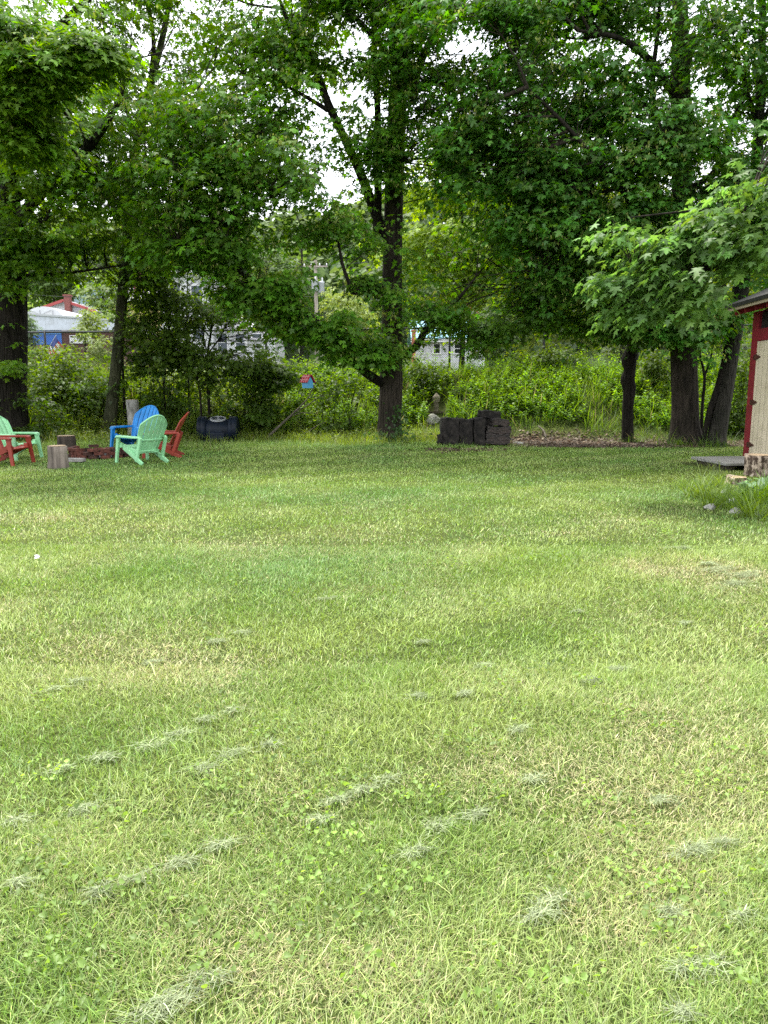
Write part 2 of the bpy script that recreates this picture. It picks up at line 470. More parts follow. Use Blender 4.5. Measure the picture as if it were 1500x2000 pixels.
HOLES = [(470, 535, 30, 18, .6), (410, 465, 22, 32, .6), (600, 612, 26, 18, .5), (246, 455, 18, 95, .7), (765, 425, 42, 70, .85), (712, 330, 34, 110, .5), (1335, 345, 40, 70, .5),  # places where the photo shows sky or the far view between the boughs: px, py, rx, ry, how empty
    (618, 235, 52, 92, .76), (640, 330, 28, 55, .62), (570, 412, 85, 26, .95), (905, 78, 52, 56, .92), (835, 140, 22, 70, .8), (880, 180, 30, 20, .7), (690, 60, 40, 70, .55),
    (540, 190, 40, 40, .5), (1478, 200, 26, 75, .6), (1470, 300, 30, 30, .4), (345, 95, 75, 85, .45), (195, 425, 32, 16, .9), (160, 385, 45, 28, .55),
    (55, 375, 22, 20, .5), (470, 250, 25, 60, .4), (120, 610, 92, 72, 1), (180, 560, 40, 36, .8), (625, 560, 40, 70, 1), (866, 660, 62, 34, .92), (360, 540, 46, 24, .9), (440, 660, 60, 34, .8),
    (875, 465, 80, 125, .55), (1010, 530, 60, 60, .35), (205, 480, 60, 40, .4), (525, 470, 60, 40, .5), (820, 310, 30, 70, .6)]
def in_hole(p):
    x, y = project(p)
    k = np.zeros(len(p))
    for hx, hy, rx, ry, s in HOLES:
        q = ((x - hx) / rx) ** 2 + ((y - hy) / ry) ** 2
        k = np.maximum(k, s * (q < 1))
    return RNG.random(len(p)) < k

def sprays(ells, n, thr=.42, nscale=(1.5, 1.5, .6), holes=True, shell=.4, ymax=None):
    """centres of leafy sprays inside a set of ellipsoids (centre, radii, weight), broken into layered boughs by noise"""
    w = np.array([e[2] for e in ells], float); w /= w.sum()
    out = []
    tot = 0
    for _ in range(30):
        pick = RNG.choice(len(ells), n, p=w)
        d = norm(RNG.normal(size=(n, 3)))
        r = shell + (1 - shell) * RNG.random(n) ** .7
        c = np.array([tuple(e[0]) for e in ells])[pick]; rd = np.array([e[1] for e in ells])[pick]
        r = r * (.62 + .85 * noise3(d * 2.3 + c, (1, 1, 1)))      # ragged outline
        p = c + d * rd * r[:, None]
        ok = .72 * noise3(p + 40, np.array(nscale) * 1.7) + .45 * noise3(p + 11, np.array(nscale) * .6) - .09 > thr
        if holes: ok &= ~in_hole(p)
        if ymax is not None: ok &= project(p)[1] < ymax
        ok &= p[:, 2] > .15
        p = p[ok]; out.append(p); tot += len(p)
        if tot >= n: break
    return np.concatenate(out)[:n]

def foliage(sp, per, size, col, var=.22, spread=(.3, .6), tmpl=T_MAPLE, axis=None, yel=.12, keys=0, droop=.45):
    """leaves on sprays -> verts, faces, colours.  col = linear rgb of a full leaf"""
    n = len(sp)
    Rr = RNG.uniform(spread[0], spread[1], n)
    az = RNG.random(n) * 2 * PI
    idx = np.repeat(np.arange(n), per); N = len(idx)
    a = RNG.random(N) * 2 * PI; rad = np.sqrt(RNG.random(N)) * Rr[idx]
    st = np.stack([np.cos(a), np.sin(a), np.zeros(N)], 1)
    # each spray is a long fan along its own azimuth
    e1 = np.stack([np.cos(az), np.sin(az), np.full(n, -.25)], 1)[idx]
    e2 = np.stack([-np.sin(az), np.cos(az), RNG.normal(0, .2, n)], 1)[idx]
    off = e1 * (rad * np.cos(a))[:, None] + e2 * (rad * np.sin(a) * .75)[:, None]
    off[:, 2] -= droop * rad ** 2 / np.maximum(Rr[idx], .1)
    off += RNG.normal(0, .035, (N, 3))
    pos = sp[idx] + off
    rdv = norm(off + RNG.normal(0, .08, (N, 3)))
    if axis is not None:
        o2 = pos - np.array([axis[0], axis[1], 0])[None]; o2[:, 2] = 0
        rdv = norm(rdv * .8 + norm(o2) * .55)
    nrm = np.array([0, 0, 1.0]) + rdv * .62 + RNG.normal(0, .24, (N, 3))
    dirv = rdv + np.array([0, 0, -.60]) + RNG.normal(0, .25, (N, 3))
    sz = size * RNG.lognormal(0, .22, N)
    v, f, k = leaf_arrays(pos, nrm, dirv, sz, tmpl)
    sv = RNG.normal(0, var, n)[idx] + RNG.normal(0, var * .6, N)
    y = np.clip(RNG.normal(yel, .12, n)[idx] + RNG.normal(0, .06, N), 0, .8)
    c = np.array(col)[None] * np.exp(sv)[:, None]
    c = c * (1 - y[:, None]) + y[:, None] * np.array([col[1] * 1.0, col[1] * 1.5, col[2] * .8])[None]
    parts = [(v, f, np.repeat(c, k, 0))]
    if keys:
        m = int(n * keys); pk = RNG.choice(n, m)
        q = np.repeat(np.arange(m), 8)
        kp = sp[pk][q] + RNG.normal(0, .12, (len(q), 3)) * np.array([1, 1, .5]) + np.array([0, 0, -.05])
        kn = RNG.normal(0, 1, (len(q), 3)) * np.array([1, 1, .2]); kd = np.array([0, 0, -1.0]) + RNG.normal(0, .35, (len(q), 3))
        kv, kf, kk = leaf_arrays(kp, kn, kd, RNG.uniform(.06, .10, len(q)), T_LANCE_W)
        kc = np.array([.22, .26, .06])[None] * np.exp(RNG.normal(0, .2, (len(q), 1)))
        parts.append((kv, kf, np.repeat(kc, kk, 0)))
    return merge(parts)
T_LANCE_W = (T_LANCE[0] * np.array([2.2, 1, 1]), T_LANCE[1])

def twig_mesh(sp, anchors, rad=.006, frac=1.0):
    """thin twigs running from the nearest limb point to each spray, with a sag"""
    A = np.array([tuple(a) for a in anchors])
    mb = MB()
    pick = sp if frac >= 1 else sp[RNG.random(len(sp)) < frac]
    for p in pick:
        d = np.linalg.norm((A - p) * np.array([1, 1, 1.3]) + np.array([0, 0, .6]), axis=1)
        q = A[int(np.argmin(d))]
        L = np.linalg.norm(q - p)
        mid = (q * .45 + p * .55) + np.array([0, 0, .10 * L]) + RNG.normal(0, .05 * L, 3)
        m0 = q * .75 + p * .25 + RNG.normal(0, .03 * L, 3) + np.array([0, 0, .04 * L])
        r = rad * (1 + .35 * L)
        mb.tube([q, m0, mid, p], [r * 1.5, r * 1.15, r * .8, r * .35], 4, cap=False)
    return mb

def smooth_path(pts, k=5):
    """Catmull-Rom through the points"""
    P_ = [Vector(p) for p in pts]
    out = []
    for i in range(len(P_) - 1):
        p0, p1, p2, p3 = P_[max(i - 1, 0)], P_[i], P_[i + 1], P_[min(i + 2, len(P_) - 1)]
        for j in range(k):
            t = j / k
            out.append(.5 * ((2 * p1) + (p2 - p0) * t + (2 * p0 - 5 * p1 + 4 * p2 - p3) * t * t + (3 * p1 - p0 - 3 * p2 + p3) * t ** 3))
    out.append(P_[-1]); return out
def lerp_list(r, n):
    x = np.linspace(0, len(r) - 1, n); return list(np.interp(x, np.arange(len(r)), r))

def tree(name, label, trunk, trunk_r, limbs, ells, n, per, size, col, mat=None, cat='tree', group=None, tm=T_MAPLE, lm=None, yel=.12, thr=.42, keys=0, var=.22,
         spread=(.3, .6), holes=True, shell=.4, twig=.5, ymax=None, auto=0, nscale=(1.5, 1.5, .6), flare=True, droop=.45, tn=28):
    """trunk/limbs: lists of points.  A tree is trunk, limbs, twigs and a crown of separate leaves."""
    mat = mat or M_BARK; lm = lm or M_LEAF
    base = Vector(trunk[0])
    root = thing(name, label, cat, base, 0, group)
    tp = smooth_path(trunk, 7); rr = lerp_list(trunk_r, len(tp))
    if flare:
        for i, p in enumerate(tp):
            h = max(p.z - base.z, 0); rr[i] *= 1 + .38 * math.exp(-h / .3)
    MB().tube(tp, rr, tn, wob=.05, ridge=.022 if tn > 12 else 0, seed=len(label)).build('trunk', mat, root, True, base)
    anchors = list(tp[len(tp) // 3:])
    for k, (pts, rad) in enumerate(limbs):
        lp = smooth_path(pts, 6); lr = lerp_list(rad, len(lp))
        MB().tube(lp, lr, 10, wob=.07, seed=k).build('limb', M_BARK_D, root, True, base)
        anchors += lp
    sp = sprays(ells, n, thr, holes=holes, shell=shell, ymax=ymax, nscale=nscale)
    if auto:   # further boughs reaching into the crown
        A = np.array([tuple(a) for a in anchors])
        for p in sp[RNG.choice(len(sp), min(auto, len(sp)), replace=False)]:
            lowA = A[A[:, 2] < p[2] - .2]
            if len(lowA) == 0: continue
            q = lowA[int(np.argmin(np.linalg.norm(lowA - p, axis=1)))]
            L = np.linalg.norm(p - q)
            if L > 4.5: continue
            m = q * .5 + p * .5 + np.array([0, 0, -.10 * L]) + RNG.normal(0, .05 * L, 3)
            if project(m)[1] > 640: continue
            if holes and in_hole(np.array([q * .5 + m * .5, m, m * .5 + p * .5])).any(): continue
            bp_ = smooth_path([q, m, p], 5)
            MB().tube(bp_, lerp_list([.012 + .012 * L, .008 + .007 * L, .006], len(bp_)), 6, wob=.06).build('branch', mat, root, True, base)
            anchors += bp_
    if twig: 
        tb = twig_mesh(sp, anchors, frac=twig)
        if tb.v: tag(tb.build('twigs', mat, root, True, base), kind='stuff')
    v, f, c = foliage(sp, per, size, col, var, spread, tm, yel=yel, keys=keys, droop=droop, axis=(base.x, base.y))
    link_np('crown', v, f, lm, root, c, offset=base)
    return root
def E(px, py, d, rx, ry, rd, w=1):
    """ellipsoid centred on pixel at depth d with pixel radii rx, ry and depth radius rd in metres"""
    s = d / 1500
    return (tuple(P(px, py, d)), (rx * s, rd, ry * s), w)
def base_at(px, y):
    """foot of a trunk: pixel column px at distance y"""
    u = (px - 750) / 1500.0
    # depth along view ~ y*CP for points near eye height
    z = 0
    for _ in range(4):
        f = y * CP - (z - CAM_H) * SP
        x = u * f; z = gz(x, y)
    return Vector((x, y, z - .04))

# ------------------------------------------------------------------ buildings beyond the fence
M_WHITE = siding_mat('white_clapboard', (.64, .65, .70), .2, groove=.45)
M_WHITE_PLAIN = plain('white_trim', (.70, .70, .72), .6)
M_ROOF_GREY = noise_mat('grey_shingle', (.40, .38, .43), (.58, .55, .60), 14, .9)
M_ROOF_BLUE = siding_mat('blue_metal_roof', (.15, .38, .47), .4, 'X', .75, .35)
M_METAL_BAND = siding_mat('grey_metal_siding', (.50, .54, .62), .33, 'X', .78, .45)
M_BLUE = plain('blue_paint', (.025, .13, .50), .5)
M_RED_TRIM = plain('red_trim_paint', (.36, .06, .06), .6)
M_BRICK_RED = brick_mat('red_brick', (.34, .10, .09), (.26, .07, .06), (.30, .22, .20), 3.2)
M_BRICK_DK = brick_mat('brown_brick', (.17, .07, .06), (.13, .05, .045), (.2, .16, .15), 3.2)
M_GLASS = _metal('window_glass', (.05, .06, .07), .12)
M_TEAL = siding_mat('teal_clapboard', (.25, .36, .40), .18)
M_DKGREEN = plain('dark_green_trim', (.02, .07, .05), .6)
M_TARP = plain('white_plastic_sheet', (.62, .65, .68), .4)
M_GALV = plain('galvanised_steel', (.40, .42, .44), .45)
M_DARK = plain('dark_steel', (.02, .022, .022), .5)
M_POLE = noise_mat('weathered_pole_wood', (.20, .17, .14), (.36, .32, .28), 8, .9, (1, 1, .1))
M_YELLOW = siding_mat('yellow_clapboard', (.50, .42, .16), .16)

def window(parent, x, y, z, w, h, frame=None, bars=1):
    """window on a wall facing -Y in the house's own space: frame > pane"""
    mb = MB(); t = .09
    mb.box((x, y - .03, z + h / 2 + t / 2), (w + 2 * t, .08, t)); mb.box((x, y - .04, z - h / 2 - t / 2), (w + 2 * t + .06, .12, t))
    mb.box((x - w / 2 - t / 2, y - .03, z), (t, .08, h)); mb.box((x + w / 2 + t / 2, y - .03, z), (t, .08, h))
    if bars: mb.box((x, y - .02, z), (w, .05, .05))
    f = mb.build('window', frame or M_WHITE_PLAIN, parent)
    MB().box((x, y - .002, z), (w, .02, h)).build('pane', M_GLASS, f)
    return f
def gable_house(name, label, loc, rz, w, dp, h, rise, wall, roof, trim, windows, ridge='x', over=.4, chimney=None, cat='house'):
    root = thing(name, label, cat, loc, rz)
    mb = MB()
    if ridge == 'y':      # gable end faces the camera
        mb.prism([(-w / 2, 0), (w / 2, 0), (w / 2, h), (0, h + rise), (-w / 2, h)], -dp / 2, dp / 2)
    else:
        Mx = Matrix.Rotation(R(90), 4, 'Z')
        mb.prism([(-dp / 2, 0), (dp / 2, 0), (dp / 2, h), (0, h + rise), (-dp / 2, h)], -w / 2, w / 2, Mx)
    mb.build('wall', wall, root)
    span = (w if ridge == 'y' else dp) / 2; ln = (dp if ridge == 'y' else w) / 2 + over
    sl = math.atan2(rise, span)
    r = MB()
    for s in (-1, 1):
        tr = MB()
        L = math.hypot(span, rise) + over
        cx = s * (L / 2) * math.cos(sl); cz = h + rise - (L / 2) * math.sin(sl) + .10
        if ridge == 'y':
            M = Matrix.Rotation(s * sl, 3, 'Y')
            r.box((cx, 0, cz), (L, 2 * ln, .14), M)
            tr.box((cx, -ln - .03, cz - .05), (L, .06, .26), M)
        else:
            M = Matrix.Rotation(-s * sl, 3, 'X')
            r.box((0, cx, cz), (2 * ln, L, .14), M)
            tr.box((0, s * (span + over * math.cos(sl)), h - over * math.sin(sl) - .02), (2 * ln, .06, .24))
        tr.build('trim', trim, root)
    ro = r.build('roof', roof, root)
    for a in windows: window(root, a[0], -dp / 2, a[1], a[2], a[3])
    if chimney:
        x, y, z0, z1, cw, cm = chimney
        MB().box((x, y, (z0 + z1) / 2), (cw, cw, z1 - z0)).box((x, y, z1 + .07), (cw + .16, cw + .16, .16)).build('chimney', cm, ro)
    return root

# shop with grey metal parapet, blue wall and brick wall (60 m off)
def zat(py, d): return P(750, py, d).z
d = 60; s = d / 1500
zb = gz(0, 60)
x0, x1 = P(45, 640, d).x, P(205, 640, d).x
shop = thing('shop_building', 'low shop with a grey ribbed metal parapet above blue and brick walls', 'shop', ((x0 + x1) / 2, d, zb), R(-3))
wS = x1 - x0 + 3
zl, zt0, zt1 = zat(645, d) - zb, zat(612, d) - zb, zat(629, d) - zb
MB().prism([(-wS / 2, zl), (wS / 2, zl), (wS / 2, zt1), (-wS / 2, zt0)], -.25, 0).build('parapet', M_METAL_BAND, shop)
MB().prism([(-wS / 2, zt0 + .003), (wS / 2, zt1 + .003), (wS / 2, zt1 + .14), (-wS / 2, zt0 + .14)], -.35, .1).build('coping', M_GALV, shop)
MB().box((0, 6, zl / 2 - .02), (wS, 11.9, zl)).build('wall', M_BRICK_DK, shop)
bx0, bx1 = P(62, 660, d).x - shop.location.x, P(120, 660, d).x - shop.location.x
bz0 = zat(673, d) - zb
MB().box(((bx0 + bx1) / 2, .03, (bz0 + zl) / 2), (bx1 - bx0, .06, zl - bz0 - .01)).build('blue_panel', M_BLUE, shop)
MB().box(((bx0 + bx1) / 2, -.02, zl - .16), (bx1 - bx0 + .04, .05, .28)).build('blue_fascia', plain('light_blue_paint', (.08, .25, .60), .5), shop)
MB().box(((bx0 + bx1) / 2, .03, bz0 - .25), (bx1 - bx0, .1, .42)).build('sill_course', M_BRICK_RED, shop)
sx0, sx1 = P(137, 660, d).x, P(181, 660, d).x
sgn = thing('wall_sign', 'white sign board with dark marks on the brick wall of the shop', 'sign', ((sx0 + sx1) / 2, d - .16, zat(663, d)))
sw, sh = sx1 - sx0, (zat(655, d) - zat(671, d))
MB().box((0, .04, 0), (sw, .06, sh), bev=.012).build('board', M_WHITE_PLAIN, sgn)
mk = MB()
for zz in (.20, -.20):
    mk.box((-sw * .40, 0, zz), (.19, .012, .11))
arc = [(-sw * .17 + .15 * math.cos(a) - .1, 0, .02 + .2 * math.sin(a)) for a in np.linspace(2.6, -.2, 9)]
mk.tube(arc, .022, 5); mk.tube([(-sw * .17 + .1, 0, .2), (-sw * .17 + .22, 0, -.02), (-sw * .17 + .3, 0, -.2)], .024, 5)
mk.tube([(-sw * .3, 0, -.16), (-sw * .27, 0, .1)], .016, 5); mk.tube([(sw * .12, 0, -.1), (sw * .16, 0, .12), (sw * .2, 0, -.12)], .016, 5)
mk.build('marks', M_DARK, sgn)
# flag on a slanted staff
fl = thing('flag', 'drooping flag of red and white stripes with a blue field, on a slanted staff', 'flag', P(86, 694, 45))
fd = 45 / 1500
tip = Vector((26 * fd, 0, 38 * fd)); MB().tube([(0, 0, -2.2), (0, 0, 0), tip], [.03, .025, .018], 8).build('staff', M_GALV, fl)
def flag_strip(t0, t1, s0, s1):
    """cloth patch: t along the staff, s hanging away from it"""
    vs = []; fs = []
    nu, nv = 8, 4
    for i in range(nu + 1):
        for j in range(nv + 1):
            t = t0 + (t1 - t0) * j / nv; q = s0 + (s1 - s0) * i / nu
            p = tip * t + Vector((.40, 0, -.78)) * q * .95 * (1 - .25 * (1 - t)) + Vector((0, .10 * math.sin(q * 6 + t * 3), 0))
            vs.append(p)
    for i in range(nu):
        for j in range(nv):
            a = i * (nv + 1) + j; fs.append((a, a + 1, a + nv + 2, a + nv + 1))
    return vs, fs
fr, fw, fb = MB(), MB(), MB()
for k in range(9):
    (fr if k % 2 == 0 else fw).add(*flag_strip(.08 + .9 * k / 9, .08 + .9 * (k + 1) / 9, .0 if k < 4 else .42, 1.0))
fb.add(*flag_strip(.08 + .9 * 4 / 9, .98, 0, .42))
fr.build('red_stripes', plain('flag_red', (.42, .05, .06), .8), fl); fw.build('white_stripes', plain('flag_white', (.7, .7, .7), .8), fl); fb.build('blue_field', plain('flag_blue', (.03, .05, .2), .8), fl)

# white gabled house with red rake boards and a red brick chimney, behind the shop
d = 76; zb = gz(0, 76)
pk = P(127, 589, d); zev = zat(607, d) - zb
gable_house('gabled_house', 'white house with red painted gable edges and a red brick chimney behind the shop', (pk.x, d + 5, zb), 0, 5.2, 10, zev, pk.z - zb - zev, M_WHITE, M_ROOF_GREY, M_RED_TRIM,
            [(-1.0, zev - .9, .7, .9)], 'y', .45, (P(137.5, 600, d).x - pk.x, -5.5, 2, zat(580, d) - zb, .52, M_BRICK_RED))
# white plastic-covered hoop shelter on the shop roof
hp = P(86, 624, 68)
hs = thing('hoop_shelter', 'white plastic covered shelter with a thin pipe frame behind the shop parapet', 'shelter', (hp.x, 68, hp.z - 2.6))
prof = [(-1.9, 0)] + [(-1.9 * math.cos(a) if False else 1.9 * -math.cos(a), 2.2 + 1.5 * math.sin(a)) for a in np.linspace(0, PI, 15)] + [(1.9, 0)]
MB().prism(prof, 0, 6).build('cover', M_TARP, hs)
fm = MB()
for xx in (-1.2, -.3, .8): fm.tube([(xx, -.05, 0), (xx, -.05, 3.4)], .03, 6)
fm.tube([(-1.8, -.06, 2.55), (1.8, -.06, 2.55)], .03, 6); fm.tube([(-1.1, -.07, 2.6), (.7, -.07, 3.4)], .02, 6); fm.tube([(-1.1, -.08, 3.4), (.7, -.08, 2.6)], .02, 6)
fm.build('frame', M_GALV, hs)
# small teal gabled house far up the slope
d = 105; zb = float(hill_z(P(184, 550, d).x, 105.))
pk = P(181, 538, d); zev = zat(553, d) - zb
gable_house('gabled_house', 'small pale teal house with dark green gable edges high among the trees', (pk.x, d + 4, zb), R(-18), 3.6, 8, zev, pk.z - zb - zev, M_TEAL, M_ROOF_GREY, M_DKGREEN, [(0, zev + .1, .8, 1.1)], 'y', .3)
# yellow house with a tall brick chimney, mostly behind leaves
d = 84; zb = gz(0, 84)
pk = P(272, 562, d)
gable_house('yellow_house', 'yellow clapboard house with a tall red brick chimney, mostly behind leaves', (pk.x, d + 4, zb), 0, 7, 8, zat(585, d) - zb, pk.z - zat(585, d), M_YELLOW, M_ROOF_GREY, M_WHITE_PLAIN,
            [(-2, 6, .9, 1.4), (1, 6, .9, 1.4), (2.5, 6, .9, 1.4)], 'x', .4, (P(252, 540, d).x - pk.x, -1.2, zat(590, d) - zb, zat(517, d) - zb, .65, M_BRICK_RED))
# big white house in the middle left
d = 56; zb = gz(0, 56)
pk = P(362, 527, d); cx = pk.x
bigh = gable_house('white_house', 'large white clapboard house with pale grey gables behind the saplings', (cx, d + 4, zb), 0, 3.6, 8, zat(549, d) - zb, pk.z - zat(549, d), M_WHITE, M_ROOF_GREY, M_WHITE_PLAIN,
            [(-.8, zat(580, d) - zb, .75, 1.5), (.75, zat(580, d) - zb, .75, 1.5), (-.8, zat(640, d) - zb, .75, 1.6), (.8, zat(640, d) - zb, .75, 1.6)], 'y', .5)
wl_ = MB(); xr0, xr1 = 1.8, P(480, 600, d).x - cx
wl_.box(((xr0 + xr1) / 2 + .01, 0.2, (zat(640, d) - zb) / 2), (xr1 - xr0, 7.0, zat(640, d) - zb)).build('wing_wall', M_WHITE, bigh)
zr0, zr1 = zat(641, d) - zb, zat(608, d) - zb
MB().prism([(xr0 - .0, zr0 + .004), (xr1 + .5, zr0 + .004), (xr1 - 1.2, zr1), (xr0, zr1)], -3.8, 3.9).build('wing_roof', M_ROOF_GREY, bigh)
for xx in (.2, 1.5, 2.7): window(bigh, xr0 + .3 + xx, -3.3, zat(668, d) - zb, .65, 1.2)
lx0, lx1 = P(478, 660, d).x - cx, P(536, 660, d).x - cx
MB().box(((lx0 + lx1) / 2, -1.0, (zat(664, d) - zb) / 2), (lx1 - lx0, 5, zat(664, d) - zb)).build('annex_wall', M_WHITE, bigh)
MB().box(((lx0 + lx1) / 2, -1.0, zat(664, d) - zb + .09), (lx1 - lx0 + .3, 5.4, .16)).build('annex_roof', M_ROOF_GREY, bigh)
MB().box((lx0 + .02, -3.56, (zat(664, d) - zb) / 2), (.2, .1, zat(664, d) - zb - .02)).box((lx1 - .1, -3.56, (zat(664, d) - zb) / 2), (.2, .1, zat(664, d) - zb - .02)).build('corner_board', M_WHITE_PLAIN, bigh)
window(bigh, (lx0 + lx1) / 2, -3.5, zat(700, d) - zb, .6, 1.0)
# white house with pale blue metal roof, to the right of the middle tree
d = 55; zb = gz(0, 55)
pk = P(868, 628, d + 3.5); zev = zat(661, d) - zb
hw = P(930, 660, d).x - P(812, 660, d).x
gable_house('blue_roofed_house', 'white house with a pale blue metal roof seen right of the middle tree', (P(871, 660, d).x, d + 3.5, zb), 0, hw, 7, zev, pk.z - zb - zev, M_WHITE, M_ROOF_BLUE, M_WHITE_PLAIN,
            [(P(q, 675, d).x - P(871, 660, d).x, zat(681, d) - zb, .42, .62) for q in (853, 894)], 'x', .35)
rp = P(808, 690, 53)
pst = thing('porch_post', 'faded red square porch post beside the blue roofed house', 'post', (rp.x, 53, gz(rp.x, 53)))
hgt = zat(648, 53) - gz(rp.x, 53)
MB().box((0, 0, hgt / 2), (.26, .26, hgt), bev=.02).build('shaft', plain('faded_red_paint', (.42, .12, .08), .7), pst)
MB().box((0, 0, hgt + .06), (.38, .38, .12), bev=.02).build('cap', plain('faded_red_cap', (.42, .12, .08), .7), pst)
d = 74; zb = gz(0, 74)
pk = P(912, 598, d)
gable_house('red_gabled_house', 'white house with red gable edges behind the blue metal roof', (pk.x, d + 3, zb), 0, 3.4, 7, zat(622, d) - zb, pk.z - zat(622, d), M_WHITE, M_ROOF_GREY, M_RED_TRIM, [(0, zat(628, d) - zb, .6, .9)], 'y', .35)

# utility pole with two transformers
d = 66; up_ = thing('utility_pole', 'wooden utility pole carrying two pale grey transformer cans', 'utility pole', (P(617, 560, d).x, d, gz(0, 66)))
ht = zat(508, d) - gz(0, 66); us = d / 1500
MB().tube([(0, 0, -.2), (0, 0, ht)], [.20, .13], 10).build('shaft', M_POLE, up_)
MB().box((0, -.17, ht - 12 * us), (46 * us, .1, .12)).build('crossarm', M_POLE, up_)
for xx in (-21, -8, 8, 21): MB().lathe([(.03, 0), (.06, .05), (.04, .1), (.06, .15), (.02, .22)], 8, (xx * us, -.17, ht - 11 * us)).build('insulator', M_WHITE_PLAIN, up_)
for xx, zz in ((-1.5, -58), (10.5, -60)):
    t_ = MB().lathe([(.20, 0), (.25, .05), (.25, .78), (.27, .8), (.24, .9), (.05, .95)], 14, (xx * us, -.44 if xx < 5 else -.1, ht + zz * us)).build('transformer', M_GALV, up_, True)
    MB().lathe([(.035, 0), (.07, .06), (.04, .12), (.07, .18), (.03, .3)], 8, (xx * us + .08, -.44 if xx < 5 else -.1, ht + zz * us + .94)).build('bushing', M_WHITE_PLAIN, t_)
for lab, pts in (('upper power line crossing in front of the wooded hill', [P(-200, 506, 72), P(240, 528, 69), P(612, 520, d), P(1000, 480, 62), P(1700, 400, 56)]),
                 ('lower power line sagging below the transformer cans', [P(-200, 556, 72), P(240, 585, 69), P(612, 579, d), P(1000, 592, 62), P(1700, 520, 56)])):
    o = MB().tube(smooth_path([tuple(p) for p in pts], 8), .016, 5).build('power_line', M_DARK); tag(o, lab, 'power line')

# ------------------------------------------------------------------ chain link fence on top of the bank
FY0, FY1 = 25.9, 25.5
def fence_pt(px):  # point of the fence line under pixel column
    yy = 25.7
    f = yy * CP - (2.6 - CAM_H) * SP
    return Vector(((px - 750) / 1500 * f, yy, 0))
FT_L, FT_R = P(90, 649, 25.7).z, P(1060, 639, 25.7).z
def fence_top(x): return FT_L + (FT_R - FT_L) * (x - fence_pt(90).x) / (fence_pt(1060).x - fence_pt(90).x)
posts = [-340, -125, 90, 305, 520, 694, 878, 1062, 1246, 1430, 1614, 1800]
xa, xb = fence_pt(posts[0]).x, fence_pt(posts[-1]).x
M_FENCE = plain('black_vinyl_steel', (.012, .014, .014), .4)
M_WIRE = plain('black_vinyl_wire', (.02, .023, .022), .45)
fence = thing('chain_link_fence', 'black chain link fence running along the top of the weedy bank', 'fence', ((xa + xb) / 2, 25.7, gz(0, 25.7)))
fo = fence.location
MB().tube([(xa, 25.7, fence_top(xa)), (xb, 25.7, fence_top(xb))], .030, 8).build('top_rail', M_FENCE, fence, True, fo)
for q in posts:
    x = fence_pt(q).x
    MB().tube([(x, 25.7, gz(x, 25.7) - .2), (x, 25.7, fence_top(x) + .06)], .038, 8).build('post', M_FENCE, fence, True, fo)
wv, wf = [], []
pit = .055; HH = 1.55; k = 0
for sgn_ in (1, -1):
    x = xa - HH
    while x < xb:
        t0 = max(0, (xa - x) / HH); t1 = min(1, (xb - x) / HH)
        if t1 > t0:
            def pt(t):
                xx = x + HH * t; top = fence_top(xx) - .03
                return (xx, 25.66 + .004 * sgn_, top - HH + HH * t if sgn_ > 0 else top - HH * t)
            a, b = pt(t0), pt(t1); w = .0019
            n0 = len(wv)
            for p in (a, b):
                wv += [(p[0] - w, p[1], p[2] + w * sgn_), (p[0] + w, p[1] - w, p[2] - w * sgn_ + w), (p[0] + w, p[1] + w, p[2] - w * sgn_)]
            for i in range(3):
                j = (i + 1) % 3; wf.append((n0 + i, n0 + j, n0 + 3 + j, n0 + 3 + i))
        x += pit * 1.3
link_np('wire_mesh', wv, wf, M_WIRE, fence, offset=fo)

# ------------------------------------------------------------------ shed on the right
M_RED = noise_mat('barn_red_paint', (.17, .010, .020), (.24, .018, .032), 7, .55, bump=.08)
M_CREAM = siding_mat('cream_board', (.68, .58, .43), .24, 'X', .5, .6)
M_SHINGLE = noise_mat('dark_shingle', (.018, .018, .017), (.06, .058, .052), 22, .95)
M_TAN = plain('tan_drip_edge', (.34, .28, .19), .7)
M_RUST = noise_mat('rusty_iron', (.03, .012, .008), (.10, .035, .02), 25, .8)
M_SHADOW_WOOD = noise_mat('shadow_board', (.008, .006, .006), (.03, .02, .018), 8, .9)  # near-black wall boards: shade under the eave put into their colour
A = G(1453, 899)
SR = math.atan2(-.992, -.10)
shed = thing('shed', 'barn red garden shed with a cream board door and rafter tails under the eave', 'shed', A, SR)
WL, WD, WH = 4.6, 3.2, 3.02
MB().box((WL / 2, WD / 2 + .02, WH / 2), (WL - .02, WD, WH)).build('wall', M_SHADOW_WOOD, shed)
MB().box((.17, .0, WH / 2 + .02), (.34, .07, WH + .04), bev=.006).build('corner_post', M_RED, shed)
MB().box((WL - .17, .0, WH / 2), (.34, .07, WH), bev=.006).build('corner_post', M_RED, shed)
MB().box((1.6, -.003, 2.58), (2.52, .07, .24), bev=.006).build('door_header', M_RED, shed)
MB().box((2.95, -.001, 1.3), (.16, .07, 2.3), bev=.006).build('door_post', M_RED, shed)
door = MB().box((1.6, -.012, 1.28), (2.5, .05, 2.34)).build('door', M_CREAM, shed)
for zz in (.36, 1.23, 2.14):
    MB().prism([(.22, zz - .045), (.36, zz - .052), (.58, zz - .010), (.58, zz + .010), (.36, zz + .052), (.22, zz + .045)], -.052, -.038).tube([(.36, -.05, zz - .055), (.36, -.05, zz + .055)], .013, 8).build('hinge', M_RUST, door)
MB().box((1.6, -.02, .06), (2.5, .1, .10), bev=.006).build('sill', M_RED, shed)
OV = .50; rs = math.atan2(.9, 1.62 + OV)
rl = math.hypot(.95, 1.62 + OV) + .05
eave_z = 3.13
rfm = MB()
